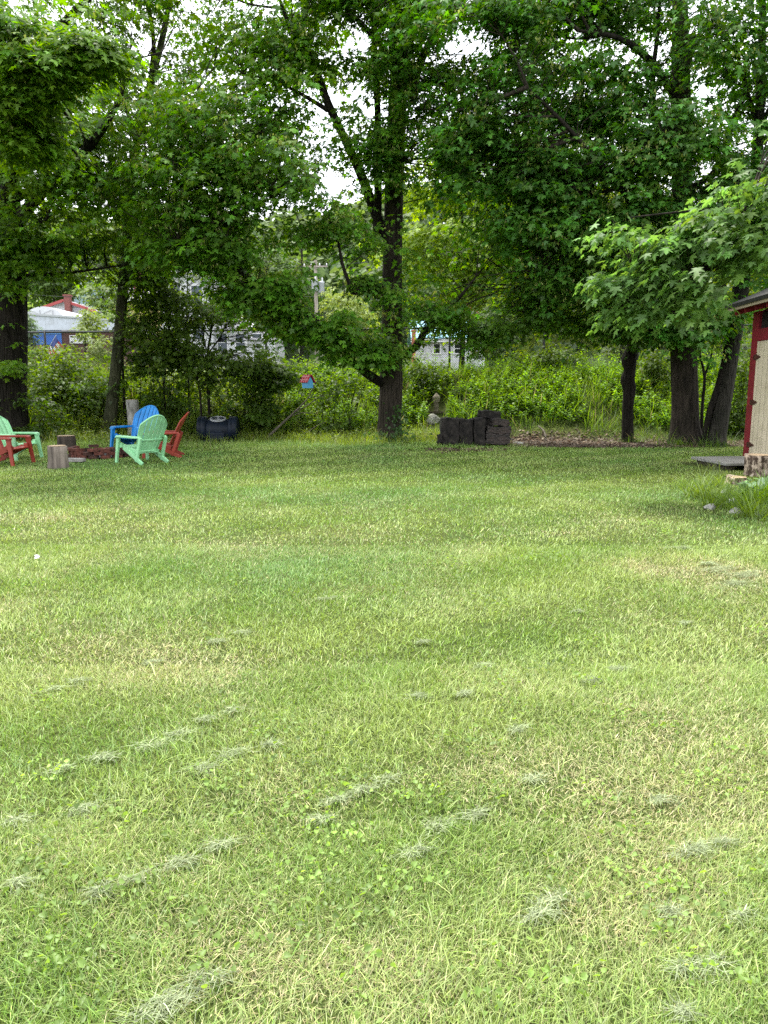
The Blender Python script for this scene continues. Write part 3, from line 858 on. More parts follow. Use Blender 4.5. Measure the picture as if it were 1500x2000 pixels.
for s_ in (1, -1):
    cy = (WD / 2) - s_ * (1.62 + OV) / 2
    rfm.box((WL / 2, cy, eave_z + .50), (WL + .5, rl, .07), Matrix.Rotation(s_ * rs, 3, 'X'))
rf = rfm.build('roof', M_SHINGLE, shed)
MB().box((WL / 2, -OV + .0, eave_z - .015), (WL + .5, .03, .075)).build('drip_edge', M_TAN, rf)
for k in range(9):
    xx = .05 + k * .56
    MB().box((xx, -OV / 2 + .04, eave_z - .01), (.07, OV - .06, .15), Matrix.Rotation(rs * .6, 3, 'X'), bev=.006).build('rafter_tail', M_RED, shed)
for xs_ in (0.0, WL):
    MB().prism([(0, WH), (WD, WH), (WD / 2, WH + .82)], xs_ - .02, xs_ + .02, Matrix.Rotation(R(90), 4, 'Z') @ Matrix.Scale(-1, 4, (0, 1, 0))).build('gable', M_RED, shed)

# platform of grey planks at the shed door
M_GREYWOOD = noise_mat('weathered_grey_plank', (.16, .155, .145), (.34, .33, .31), 7, .9, (.25, 3, 1), bump=.4)
M_STUMP = noise_mat('pale_log_bark', (.05, .032, .022), (.44, .35, .27), 13, .95, (1, 1, .6), bump=.9, c3=(.62, .54, .46), lo=.43, hi=.57)
M_CUT = noise_mat('cut_wood', (.25, .17, .10), (.46, .36, .24), 14, .85, bump=.2)
M_OLDWOOD = noise_mat('grey_split_log', (.055, .045, .038), (.24, .20, .165), 7, .95, (1.4, 1.4, .10), bump=.8)
M_DKWOOD = noise_mat('dark_wet_log', (.015, .012, .01), (.075, .058, .045), 7, .95, (1.4, 1.4, .12), bump=.8)
pf = G(1420, 914)
plat = thing('plank_platform', 'low grey plank platform in front of the shed door', 'platform', pf, R(6))
for k in range(5):
    MB().box((.45, -.36 + k * .27, .12), (1.5, .25, .05), Matrix.Rotation(R(random.uniform(-1, 1)), 3, 'Z'), bev=.008, jit=.003).build('plank', M_GREYWOOD, plat)
for xx in (-.15, 1.0): MB().box((xx, .18, .045), (.12, 1.2, .09), bev=.01).build('bearer', M_DKWOOD, plat)

def log_stump(name, label, loc, r, h, bark, rz=0, flare=1.08, cat='log', tilt=(0, 0)):
    root = thing(name, label, cat, loc, rz); root.rotation_euler = (tilt[0], tilt[1], rz)
    n = 26
    b = MB().tube([(0, 0, -.05), (0, 0, .02), (.004, 0, h * .35), (-.004, .004, h * .7), (0, 0, h)], [r * flare, r * flare * .99, r, r * .97, r * .98], n, cap=True, wob=.08, ridge=.03, seed=len(label))
    b.build('bark', bark, root, True)
    MB().lathe([(r * .90, h + .001), (r * .88, h + .008), (r * .3, h + .013)], 22, wob=.03).build('cut_face', M_CUT, root)
    return root
log_stump('log_stump', 'pale mottled round log standing on end before the shed door', G(1480, 928), .235, .36, M_STUMP)
log_stump('log_slice', 'short flat slice of pale log lying in the flower bed', G(1438, 944), .17, .10, M_STUMP)
log_stump('log_stump', 'grey split log standing on end at the front of the fire pit', G(115, 913), .175, .42, M_OLDWOOD)
log_stump('log_stump', 'dark weathered log standing behind the brick fire pit', G(131, 880), .22, .36, M_DKWOOD)
b_ = base_at(263, 22.0)
log_stump('tree_stump', 'tall pale grey broken stump behind the blue chair', b_, .165, zat(781, 22.0) - b_.z, noise_mat('pale_grey_stump', (.10, .095, .085), (.36, .35, .33), 8, .95, (1, 1, .35), bump=.8), flare=1.25, cat='stump')

# ------------------------------------------------------------------ fire pit of loose bricks
M_OLDBRICK = noise_mat('old_red_brick', (.045, .018, .013), (.16, .055, .038), 16, .95, bump=.4)
M_OLDBRICK2 = noise_mat('sooty_red_brick', (.022, .012, .010), (.085, .038, .028), 16, .95, bump=.4)
M_CONC = noise_mat('pale_concrete', (.18, .17, .155), (.33, .32, .29), 14, .95)
fc = G(176, 897) + Vector((0, .72, 0))
fp = thing('fire_pit', 'low round fire pit of loose old red bricks among the chairs', 'fire pit', fc)
for lay in range(3):
    nb = 17
    for k in range(nb):
        if lay == 2 and (k % 5 == 1 or 2 < k < 5): continue
        a = 2 * PI * (k + .5 * lay) / nb + random.uniform(-.03, .03)
        rr_ = .66 + random.uniform(-.03, .03)
        M = Matrix.Rotation(a + PI / 2 + random.uniform(-.12, .12), 3, 'Z') @ Matrix.Rotation(R(random.uniform(-4, 4)), 3, 'X')
        MB().box((rr_ * math.cos(a), rr_ * math.sin(a), .04 + lay * .074), (.205, .10, .068), M, bev=.008, jit=.003).build('brick', (M_OLDBRICK, M_OLDBRICK2, M_OLDBRICK)[(k * 7 + lay) % 3], fp)
MB().lathe([(.56, .015), (.4, .03), (.1, .035)], 20).build('ash_bed', noise_mat('ash', (.02, .02, .02), (.10, .095, .09), 30, .98), fp)
tag(MB().box((0, 0, 0), (.36, .2, .07), bev=.012, jit=.004).build('concrete_slab', M_CONC), 'pale concrete block lying in front of the fire pit bricks', 'block').location = G(148, 902) + Vector((0, 0, .04))

# ------------------------------------------------------------------ moulded garden chairs
def chair_parts(root, mat):
    """faces +Y; about 0.75 m wide and 0.97 m tall"""
    # seat: slatted, dished, sloping down to the back
    mb = MB()
    for i in range(6):
        y = .30 - i * .098; z = .365 - i * .026 - (.012 if i > 2 else 0) - (.03 if i == 0 else 0)
        w = .54 - i * .016
        mb.box((0, y, z), (w, .09, .022), Matrix.Rotation(R(14 if i else -18), 3, 'X'), bev=.008)
    for sx in (-.25, .25): mb.box((sx, .05, .285), (.03, .56, .09), Matrix.Rotation(R(14), 3, 'X'), bev=.01)
    mb.build('seat', mat, root)
    # backrest: fan of slats with an arched top, a rim round it and a cross band behind
    def hw(v): return .215 + .10 * math.sin(min(v / .72, 1) * PI / 2) - (.0 if v < .72 else .02 * (v - .72) / .28)
    def top(u): return 1 - .23 * abs(u) ** 2.1
    def bp(u, v, off=0.0):
        vv = v * top(u)
        x = u * hw(vv); z = .20 + vv * .78
        y = -.20 - .35 * vv - .05 * vv * vv + .055 * u * u + off
        return Vector((x, y, z))
    mb = MB(); ns = 6
    for k in range(ns):
        u0 = -1 + 2 * k / ns + .028; u1 = -1 + 2 * (k + 1) / ns - .028
        nv = 10; vs = []; fs = []
        for j in range(nv + 1):
            v = j / nv
            um = (u0 + u1) / 2
            for (u, o) in ((u0, 0), (um, .012), (u1, 0), (u1, -.016), (um, -.014), (u0, -.016)):
                vs.append(bp(u, v, o))
        for j in range(nv):
            for q in range(6):
                a, b = j * 6 + q, j * 6 + (q + 1) % 6
                fs.append((a, b, b + 6, a + 6))
        fs += [tuple(range(5, -1, -1)), tuple(range(nv * 6, nv * 6 + 6))]
        mb.add(vs, fs)
    rim = [bp(-1, v, -.004) for v in np.linspace(.02, 1, 9)] + [bp(u, 1, -.004) for u in np.linspace(-.9, .9, 13)] + [bp(1, v, -.004) for v in np.linspace(1, .02, 9)]
    mb.tube(rim, .017, 6)
    for vv in (.36, .06): mb.tube([bp(u, vv / top(u), -.026) for u in np.linspace(-1, 1, 9)], .02, 6)
    mb.build('backrest', mat, root)
    for s_ in (-1, 1):
        mb = MB()
        pts = [(s_ * .30, -.40, .545), (s_ * .335, -.2, .545), (s_ * .345, .1, .55), (s_ * .345, .28, .55), (s_ * .345, .335, .53)]
        ws = [.05, .085, .115, .12, .10]
        vs = []; fs = []
        for (x, y, z), w in zip(pts, ws):
            for (dx, dz) in ((-w / 2, -.006), (-w / 2 + .01, .014), (w / 2 - .01, .014), (w / 2, -.006), (w / 2 - .006, -.028), (-w / 2 + .006, -.028)):
                vs.append((x + dx, y, z + dz))
        for j in range(len(pts) - 1):
            for q in range(6):
                a, b = j * 6 + q, j * 6 + (q + 1) % 6; fs.append((a, b, b + 6, a + 6))
        fs += [tuple(range(5, -1, -1)), tuple(range((len(pts) - 1) * 6, len(pts) * 6))]
        mb.add(vs, fs).build('armrest', mat, root)
        def plank(p0, p1, w0, w1, t):   # flat tapered leg lying in the y-z plane
            p0, p1 = Vector(p0), Vector(p1)
            dr = (p1 - p0).normalized(); nn = Vector((1, 0, 0)).cross(dr).normalized()
            vs = []
            for p, w in ((p0, w0), (p0 * .55 + p1 * .45, (w0 + w1) / 2 * .92), (p1, w1)):
                for a, b in ((-1, -1), (1, -1), (1, 1), (-1, 1)): vs.append(p + nn * (a * w / 2) + Vector((b * t / 2, 0, 0)))
            fs = [(0, 1, 2, 3), (11, 10, 9, 8)]
            for j in (0, 4):
                for q in range(4):
                    a, b = j + q, j + (q + 1) % 4; fs.append((a, b, b + 4, a + 4))
            return MB().add(vs, fs)
        plank((s_ * .345, .285, .535), (s_ * .375, .36, 0), .10, .062, .04).build('leg', mat, root)
        rl_ = plank((s_ * .285, .20, .33), (s_ * .31, -.44, 0), .115, .065, .045)
        rl_.box((s_ * .305, -.32, .29), (.05, .07, .52), Matrix.Rotation(R(20), 3, 'X'), bev=.012)
        rl_.box((s_ * .315, .255, .36), (.05, .09, .10), bev=.012)
        rl_.build('leg', mat, root)
def chair_mat(name, c):
    return noise_mat(name, tuple(x * .70 for x in c), c, 4.5, .45, bump=.04, spec=.4, lo=.3, hi=.6)
M_MINT = chair_mat('mint_plastic', (.29, .62, .33)); M_CBLUE = chair_mat('blue_plastic', (.006, .20, .55)); M_CRED = chair_mat('rust_red_plastic', (.27, .035, .02))
GR = 'garden chairs round the fire pit'
def place(loc, dx, dy): return dict(loc=loc, rz=math.atan2(dy, dx) - PI / 2)
c1 = thing('garden_chair', 'mint green slatted garden chair seen from behind, right of the fire pit', 'chair', **place(G(271, 905) + Vector((0, .25, 0)), -.80, .62), group=GR); chair_parts(c1, M_MINT)
c2 = thing('garden_chair', 'bright blue slatted garden chair behind the mint green one', 'chair', **place(G(270, 884) + Vector((-.12, .2, 0)), -.36, -.93), group=GR); chair_parts(c2, M_CBLUE); c2.scale = (1.08, 1.08, 1.10)
c3 = thing('garden_chair', 'rust red slatted garden chair in side view beside the mint green one', 'chair', **place(G(314, 893) + Vector((0, .15, 0)), -.98, -.16), group=GR); chair_parts(c3, M_CRED)
c4 = copy_thing(c1, G(18, 899) + Vector((0, .3, 0)), math.atan2(-.30, .95) - PI / 2, 'mint green slatted garden chair at the left edge, facing the fire pit')
c5 = copy_thing(c3, G(16, 908) + Vector((-.1, .15, 0)), math.atan2(-.10, .99) - PI / 2, 'rust red slatted garden chair at the left edge, in front of the mint green one')

# ------------------------------------------------------------------ compost tumbler
M_NAVY = noise_mat('navy_plastic', (.003, .006, .013), (.008, .015, .030), 5, .55, bump=.05, spec=.25)
M_LID = plain('pale_grey_plastic', (.32, .33, .35), .45)
tb = base_at(428, 21.9)
tum = thing('compost_tumbler', 'dark navy compost tumbler with wide end drums and a pale oval lid', 'compost bin', tb, R(3))
RX = Matrix.Rotation(R(90), 3, 'Y')
for s_ in (-1, 1):
    pr = [(.05, 0), (.33, 0), (.355, .02), (.355, .10), (.34, .115), (.355, .13), (.355, .22), (.33, .245), (.26, .26)]
    MB().lathe(pr if s_ > 0 else pr, 32, (s_ * .565 - (.26 if s_ > 0 else 0) if s_ > 0 else -.565, 0, .39), RX).build('end_drum', M_NAVY, tum, True)
MB().lathe([(.30, 0), (.315, .02), (.315, .62), (.30, .64)], 32, (-.32, 0, .355), RX).build('barrel', M_NAVY, tum, True)
lid = MB().lathe([(.22, 0), (.23, .015), (.23, .035), (.20, .045), (.19, .03), (.02, .03)], 30, (0, -.05, .655), Matrix.Rotation(R(16), 3, 'X')).build('lid', M_LID, tum, True)
MB().box((-.095, -.07, .71), (.13, .10, .03), Matrix.Rotation(R(16), 3, 'X'), bev=.01).box((.095, -.07, .71), (.13, .10, .03), Matrix.Rotation(R(16), 3, 'X'), bev=.01).build('grip', M_NAVY, lid)
MB().box((0, -.29, .20), (.40, .10, .20), bev=.02).build('vent_box', M_NAVY, tum)
MB().box((0, 0, .045), (.95, .45, .09), bev=.02).build('base', M_NAVY, tum)

# ------------------------------------------------------------------ blackened masonry blocks, stone finial, rocks
M_BLACKST = noise_mat('blackened_masonry', (.005, .0045, .004), (.026, .022, .019), 7, .95, bump=.9, c3=(.075, .066, .052), hi=.62)
M_BLACKST2 = brick_mat('sooty_brick', (.060, .040, .032), (.020, .016, .014), (.13, .115, .10), 4.6)
def rough_box(w, dp, h, seed):
    """broken masonry: a box cut fine and knocked about"""
    rr_ = random.Random(seed); bm = bmesh.new(); bmesh.ops.create_cube(bm, size=1)
    bmesh.ops.subdivide_edges(bm, edges=list(bm.edges), cuts=6, use_grid_fill=True)
    ph = [rr_.uniform(0, 6) for _ in range(6)]
    for v in bm.verts:
        c = v.co.copy(); e = sum(abs(t) > .49 for t in c)
        v.co = Vector((c.x * w, c.y * dp, c.z * h))
        k = .012 + .012 * (e >= 2)
        v.co += Vector((math.sin(c.z * 9 + ph[0]) + rr_.uniform(-1, 1), math.sin(c.x * 8 + ph[1]) + rr_.uniform(-1, 1), math.sin(c.x * 7 + ph[2]) * 1.3 + rr_.uniform(-1, 1))) * k * .7
        if e >= 2: v.co *= 1 - rr_.uniform(0, .05)
    bm.verts.index_update(); mb = MB().add([tuple(v.co) for v in bm.verts], [[v.index for v in f.verts] for f in bm.faces]); bm.free()
    return mb
def block(px0, px1, py0, py1, d, dep, mat, label, rot=0, tilt=0):
    a, b = P(px0, py1, d), P(px1, py0, d)
    zb_ = a.z
    o = rough_box(b.x - a.x, dep, b.z - a.z, px0).build('masonry_block', mat)
    o.location = ((a.x + b.x) / 2, d + dep / 2, (a.z + b.z) / 2); o.rotation_euler = (0, R(tilt), R(rot))
    return tag(o, label, 'block', 'blackened masonry blocks in the pile')
D0 = 19.75
block(862, 897, 817, 872, D0, .6, M_BLACKST, 'black upright masonry slab at the left end of the pile, tallest of the front row', 2)
block(897.6, 925, 819, 872, D0 + .03, .55, M_BLACKST, 'black upright masonry slab between two others in the front row', -2)
block(925.6, 949, 817, 872, D0 - .02, .6, M_BLACKST, 'black upright masonry slab touching the stacked brick chunks', 1)
block(855, 863.5, 849, 866, D0 - .1, .2, M_BLACKST, 'small black block leaning at the left foot of the pile')
block(949.6, 998, 847, 868, D0, .5, M_BLACKST2, 'sooty brick chunk at the bottom right of the pile', -1)
block(950, 999, 833.5, 846.6, D0 + .02, .5, M_BLACKST2, 'sooty brick chunk in the middle of the right stack', 2)
block(962, 995, 818.5, 833.0, D0 + .04, .45, M_BLACKST2, 'sooty brick chunk near the top of the right stack, tilted', 4, 4)
block(943, 961.5, 818, 846, D0 + .45, .4, M_BLACKST, 'black block set back in the middle of the pile')
block(935, 979, 803, 817.6, D0 + .38, .45, M_BLACKST, 'black block topmost in the pile, lying across the others', -3, 3)
M_STONE = noise_mat('lichen_stone', (.10, .085, .06), (.24, .21, .155), 12, .95, bump=.5)
M_ROCK = noise_mat('pale_rock', (.16, .155, .14), (.40, .39, .36), 9, .95, bump=.6)
M_ROCKW = noise_mat('white_rock', (.34, .34, .36), (.62, .62, .66), 9, .9, bump=.5)
def rock(loc, d, mat, label, seed, group=None, sub=2):
    rr_ = random.Random(seed)
    bm = bmesh.new(); bmesh.ops.create_icosphere(bm, subdivisions=3, radius=.5)
    ph = [Vector((rr_.uniform(-1, 1), rr_.uniform(-1, 1), rr_.uniform(-1, 1))).normalized() for _ in range(9)]
    for v in bm.verts:
        q = v.co.copy(); r = q.length
        for p in ph:
            h = q.normalized().dot(p)
            if h > .62: r -= (h - .62) * .55 * .5
        r += .02 * math.sin(q.x * 17 + seed) * math.sin(q.y * 19) + .01 * math.sin(q.z * 31 + q.x * 23)
        v.co = q.normalized() * r
        v.co = Vector((v.co.x * d[0], v.co.y * d[1], v.co.z * d[2]))
    me = bpy.data.meshes.new('rock'); bm.to_mesh(me); bm.free(); me.materials.append(mat)
    o = bpy.data.objects.new('rock', me); COL.objects.link(o); o.location = Vector(loc) + Vector((0, 0, d[2] * .3)); o.rotation_euler = (0, 0, rr_.uniform(0, 6))
    return tag(o, label, 'rock', group)
fz = base_at(852, 23.2)
fin = thing('stone_finial', 'small pointed stone finial on a squat stone base above the rock', 'stone ornament', fz)
q = 23.2 / 1500
z0 = zat(820, 23.2) - fz.z
MB().box((0, 0, z0 / 2 + 7 * q), (23 * q, .34, z0 + 14 * q), bev=.03, taper=.86, jit=.008).build('base', M_STONE, fin)
zz0 = z0 + 15 * q
MB().lathe([(.075, zz0 - .02), (.085, zz0 + .03), (.072, zz0 + 8 * q), (.075, zz0 + 16 * q), (.10, zz0 + 17 * q), (.07, zz0 + 18 * q), (.105, zz0 + 20 * q), (.115, zz0 + 28 * q), (.10, zz0 + 30 * q), (.01, zz0 + 37 * q)], 8).build('spire', M_STONE, fin)
rb = base_at(846, 22.7)
rock((rb.x, 22.7, rb.z - .05), (.55, .4, .42), M_ROCK, 'pale grey boulder under the stone finial', 3)
r4 = base_at(1012, 20.6); rock((r4.x, 20.6, r4.z - .05), (.5, .35, .2), M_ROCK, 'flat grey rock half buried right of the black pile', 8)
GRK = 'rocks edging the flower bed'
for k, (px, py, dd, mt, lb) in enumerate([(1417, 963, (.16, .14, .14), M_ROCKW, 'small white rock at the far side of the flower bed'), (1428, 981, (.20, .16, .15), M_ROCKW, 'white rock in the middle of the flower bed'),
                                          (1386, 994, (.22, .18, .18), M_ROCK, 'grey rock at the left edge of the flower bed'), (1437, 1002, (.26, .2, .2), M_ROCK, 'largest grey rock at the front of the flower bed'),
                                          (1444, 958, (.16, .12, .08), M_CONC, 'tan flat stone beside the log slice'), (1478, 1006, (.2, .16, .12), M_ROCK, 'grey rock at the front right of the flower bed')]):
    rock(G(px, py) - Vector((0, 0, dd[2] * .22)), tuple(q * .82 for q in dd), mt, lb, 20 + k, GRK)

# ------------------------------------------------------------------ bird house hanging from the long bough
bh = P(601, 758, 18.9)
BS = .86
bird = thing('birdhouse', 'little blue birdhouse with a red plaid roof hanging from the low bough', 'birdhouse', bh, R(44))
bird.scale = (BS, BS, BS)
MB().prism([(-.105, 0), (.105, 0), (.105, .16), (0, .33), (-.105, .16)], -.12, .12).build('body', plain('sky_blue_paint', (.05, .24, .42), .5), bird)
rfm = MB()
for s_ in (-1, 1):
    rfm.box((s_ * .085, 0, .262), (.25, .34, .018), Matrix.Rotation(s_ * R(58), 3, 'Y'))
rfb = rfm.build('roof', noise_mat('plaid_red', (.22, .012, .025), (.34, .03, .05), 10, .6), bird)
st = MB()
for s_ in (-1, 1):
    M = Matrix.Rotation(s_ * R(58), 3, 'Y')
    for yy in (-.10, .0, .10): st.box((s_ * .093, yy, .268), (.25, .012, .008), M)
    for t in (-.06, .05): st.box((s_ * (.093 + t * .53), 0, .268 - t * .848), (.012, .34, .009), M)
st.build('stripe', plain('pale_pink_paint', (.55, .32, .32), .6), rfb)
MB().tube([(0, 0, .36), (.0, 0, 1.35)], .006, 5).build('hanger', M_DARK, bird)

# ------------------------------------------------------------------ trees
G1 = (.060, .166, .011)     # maple green
G2 = (.050, .152, .020)     # deeper, bluer
G3 = (.060, .110, .010)     # yellow-green
def pts(*a): return [tuple(P(*q)) for q in a]

# middle maple
tc_ = base_at(760, 21.2)
D = 21.2
tree('maple_tree', 'maple with a forked trunk and two low crooked limbs, in the middle',
     [tuple(tc_)] + pts((762, 800, D), (764, 740, D), (765, 660, D), (766, 560, D), (768, 440, D), (772, 300, D), (778, 150, D), (784, -60, D), (790, -300, D)),
     [.30, .295, .32, .275, .26, .25, .24, .22, .18, .10],
     [(pts((752, 752, D), (715, 728, 20.6), (690, 700, 20.0), (650, 655, 19.4), (600, 615, 19.0), (550, 582, 18.7), (490, 545, 18.4), (440, 505, 18.2), (405, 465, 18.0), (382, 415, 17.8), (360, 340, 17.6)), [.13, .12, .10, .09, .085, .08, .07, .06, .05, .035, .015]),
      (pts((770, 700, D), (800, 686, 20.9), (818, 670, 20.7), (832, 645, 20.5), (855, 625, 20.3), (890, 590, 20.1), (930, 540, 20)), [.12, .105, .10, .085, .07, .045, .02]),
      (pts((760, 470, D), (735, 420, D), (705, 340, D), (670, 265, D - .2), (640, 200, D - .4), (610, 120, D - .6), (570, 60, D - .8), (540, -20, D - 1)), [.16, .13, .12, .11, .10, .08, .06, .03]),
      (pts((735, 470, D - .1), (738, 400, D - .2), (738, 250, D - .2), (735, 160, D - .2), (728, 20, D), (722, -120, D)), [.12, .10, .09, .08, .06, .03]),
      (pts((800, 190, D), (822, 120, D), (850, 60, D), (880, 0, D), (900, -60, D)), [.12, .10, .08, .06, .03]),
      (pts((770, 140, D), (745, 90, D - .2), (700, 40, D - .4), (650, -10, D - .5)), [.10, .08, .06, .03]),
      (pts((640, 215, D - .4), (590, 185, D - .7), (540, 160, D - 1), (480, 145, D - 1.2)), [.06, .045, .03, .015]),
      (pts((690, 575, 19.3), (670, 520, 19.2), (660, 470, 19.1), (645, 430, 19), (630, 400, 18.9)), [.05, .04, .03, .02, .01])],
     [E(690, -30, 20.4, 430, 170, 2.0, 2.6), E(690, 80, 20.6, 430, 370, 2.4, 8), E(560, 190, 19.6, 240, 190, 1.8, 3.0), E(420, 330, 17.9, 240, 170, 1.3, 3.2), E(430, 470, 18.1, 150, 85, 1.0, 1.4), E(530, 555, 18.6, 115, 75, .9, 1.4), E(615, 625, 19.1, 90, 45, .7, 1.0), E(675, 675, 19.7, 60, 28, .6, .45),
      E(870, 565, 20.2, 100, 90, .9, 1.3), E(715, 550, 19.6, 75, 85, .7, 1.1), E(745, 490, 19.8, 85, 55, .8, .7), E(745, 270, 20, 75, 110, .7, 1.0), E(735, 680, 20.2, 60, 28, .6, .45), E(915, 650, 20.2, 60, 30, .7, .6), E(600, 430, 19.3, 110, 40, 1.0, .7), E(850, 150, 20.2, 150, 170, 1.6, 1.5)],
     3900, 15, .118, G1, thr=.42, keys=.5, auto=46, twig=.4, holes=True, var=.34, shell=.0, nscale=(1.0, 1.0, .32), spread=(.30, .72))

# big left tree
tl_ = base_at(8, 21.6)
DL = 21.6
tree('maple_tree', 'huge dark trunked maple at the left edge of the photo',
     [tuple(tl_)] + pts((8, 760, DL), (14, 650, DL), (12, 540, DL), (5, 400, DL), (-10, 200, DL), (-20, -50, DL), (-20, -300, DL)),
     [.66, .58, .51, .50, .44, .38, .3, .15],
     [(pts((10, 480, DL), (60, 400, 20.5), (130, 330, 19), (180, 280, 18), (230, 200, 17.5), (250, 120, 17)), [.2, .15, .12, .09, .06, .03]),
      (pts((0, 420, DL), (30, 320, 19), (70, 230, 17), (95, 160, 15.5), (110, 90, 14.6)), [.18, .14, .10, .07, .03]),
      (pts((10, 400, DL), (90, 360, 21), (170, 345, 20.6), (250, 350, 20.2)), [.12, .09, .06, .03]),
      (pts((-10, 250, DL), (60, 120, DL), (150, 20, DL), (230, -60, DL)), [.2, .15, .1, .05])],
     [E(60, 180, 20.8, 420, 390, 2.6, 7), E(40, 50, 14.8, 100, 36, .9, .8), E(150, 45, 14.6, 90, 34, .8, .8), E(185, 95, 14.6, 55, 26, .6, .4), E(70, 120, 14.5, 95, 32, .8, .7), E(100, 160, 14.7, 60, 24, .6, .4), E(20, 200, 15, 90, 40, 1.0, .7), E(50, 270, 15.5, 80, 30, 1.0, .5), E(150, 310, 18.6, 210, 150, 1.6, 2.2), E(40, 470, 20.4, 110, 80, 1.0, 1.2), E(150, 450, 21, 170, 85, 1.2, 2.0), E(70, 535, 21, 95, 36, 1, .6), E(20, 705, 20.6, 50, 22, .5, .12)],
     2800, 15, .120, (.066, .168, .011), M_BARK_D, thr=.42, keys=.12, auto=40, twig=.35, yel=.25, var=.34, shell=.0, nscale=(1.0, 1.0, .32), spread=(.30, .70))

# slim leaning tree left
ts_ = base_at(212, 22.6)
DS = 22.6
tree('maple_tree', 'slim mossy trunked tree leaning right between the big left maple and the middle one',
     [tuple(ts_)] + pts((224, 740, DS), (232, 660, DS), (240, 560, DS), (248, 470, DS), (250, 380, DS), (262, 300, DS), (290, 180, DS), (320, 60, DS), (345, -80, DS)),
     [.185, .165, .155, .145, .135, .125, .115, .10, .08, .04],
     [(pts((250, 390, DS), (290, 385, DS - .4), (320, 372, DS - .6)), [.05, .035, .02]),
      (pts((290, 180, DS), (300, 90, DS), (290, 0, DS), (280, -80, DS)), [.07, .06, .04, .02]),
      (pts((270, 260, DS), (240, 200, DS), (215, 120, DS), (200, 40, DS)), [.06, .05, .035, .02])],
     [E(330, 40, DS, 170, 210, 1.8, 3), E(260, 420, 22, 110, 70, 1.4, 1.1), E(330, 250, DS, 120, 90, 1.4, 1.2), E(200, 560, 22.5, 60, 50, 1, .4), E(300, 510, 22.4, 90, 45, 1.0, .8)],
     760, 14, .11, (.056, .112, .018), bark_mat('mossy_bark', (.022, .024, .012), (.080, .082, .048), 12), thr=.40, auto=16, twig=.5, tn=14)

# big right maple
tr_ = base_at(1340, 20.6)
DR = 20.6
tree('maple_tree', 'stout grey barked maple, thickest of the trunks on the right',
     [tuple(tr_)] + pts((1338, 800, DR), (1336, 700, DR), (1334, 600, DR), (1333, 480, DR), (1332, 360, DR), (1330, 200, DR), (1328, 20, DR), (1325, -200, DR)),
     [.37, .325, .335, .29, .265, .255, .23, .19, .1],
     [(pts((1325, 385, DR), (1285, 405, 20.2), (1268, 425, 19.8), (1240, 400, 19.3), (1180, 330, 18.6), (1100, 240, 18), (1030, 170, 17.5)), [.11, .10, .09, .08, .065, .045, .02]),
      (pts((1270, 420, 19.8), (1282, 370, 19.7), (1290, 330, 19.6)), [.07, .055, .03]),
      (pts((1345, 370, DR), (1390, 340, 20.4), (1420, 290, 20.2), (1435, 220, 20)), [.09, .07, .05, .025]),
      (pts((1325, 200, DR), (1270, 120, 19.8), (1210, 75, 19), (1130, 60, 18.4)), [.12, .09, .06, .03]),
      (pts((1277, 240, 19.8), (1275, 150, 19.6), (1285, 60, 19.5), (1290, -40, 19.4)), [.07, .06, .045, .02])],
     [E(1150, 0, 19.4, 450, 150, 1.8, 2.6), E(1160, 200, 19.8, 460, 380, 2.4, 8), E(1030, 320, 18.8, 210, 150, 1.3, 2.2), E(1240, 400, 19.2, 210, 140, 1.4, 2.2), E(1400, 330, 19.4, 150, 140, 1.2, 1.6), E(1320, 280, 18.4, 105, 70, 1.0, 1.1), E(920, 250, 18.6, 110, 100, 1.0, 1.1), E(1330, 610, 19.3, 140, 80, 1.0, 1.5), E(1090, 570, 19.6, 220, 85, 1.2, 2.6), E(1010, 40, 18, 210, 110, 1.2, 1.6), E(1370, 655, 19.6, 60, 22, .6, .4)],
     4000, 15, .120, G2, M_BARK, thr=.42, keys=.4, auto=54, twig=.35, var=.34, shell=.0, nscale=(1.0, 1.0, .32), spread=(.30, .72))

# small right tree with a burl
tb_ = base_at(1226, 21.3)
DB = 21.3
tree('maple_tree', 'slender straight trunk with lumpy burls left of the stout grey maple',
     [tuple(tb_)] + pts((1226, 800, DB), (1229, 762, DB), (1226, 742, DB), (1230, 722, DB), (1229, 702, DB), (1236, 676, DB), (1238, 640, DB), (1244, 540, DB), (1240, 420, DB), (1225, 300, DB)),
     [.165, .15, .165, .19, .155, .20, .16, .145, .13, .10, .05],
     [(pts((1240, 520, DB), (1180, 470, 20.8), (1110, 440, 20.4), (1050, 430, 20)), [.06, .05, .035, .02]),
      (pts((1240, 600, DB), (1180, 560, 20.8), (1110, 550, 20.4), (1030, 560, 20)), [.05, .04, .03, .015])],
     [E(1070, 450, 21, 210, 150, 1.4, 2.4), E(1200, 570, 20.4, 160, 80, 1.4, 1.6), E(1000, 600, 20.6, 110, 40, 1.2, .7), E(1250, 630, 20.2, 120, 40, 1, .8), E(930, 610, 20.8, 120, 45, 1, 1.0), E(1080, 625, 20.6, 130, 35, 1, 1.0)],
     1300, 15, .118, (.060, .148, .014), M_BARK_D, thr=.42, auto=22, twig=.35, tn=16, flare=False, shell=.0, nscale=(1.0, 1.0, .32), var=.34, spread=(.30, .70))

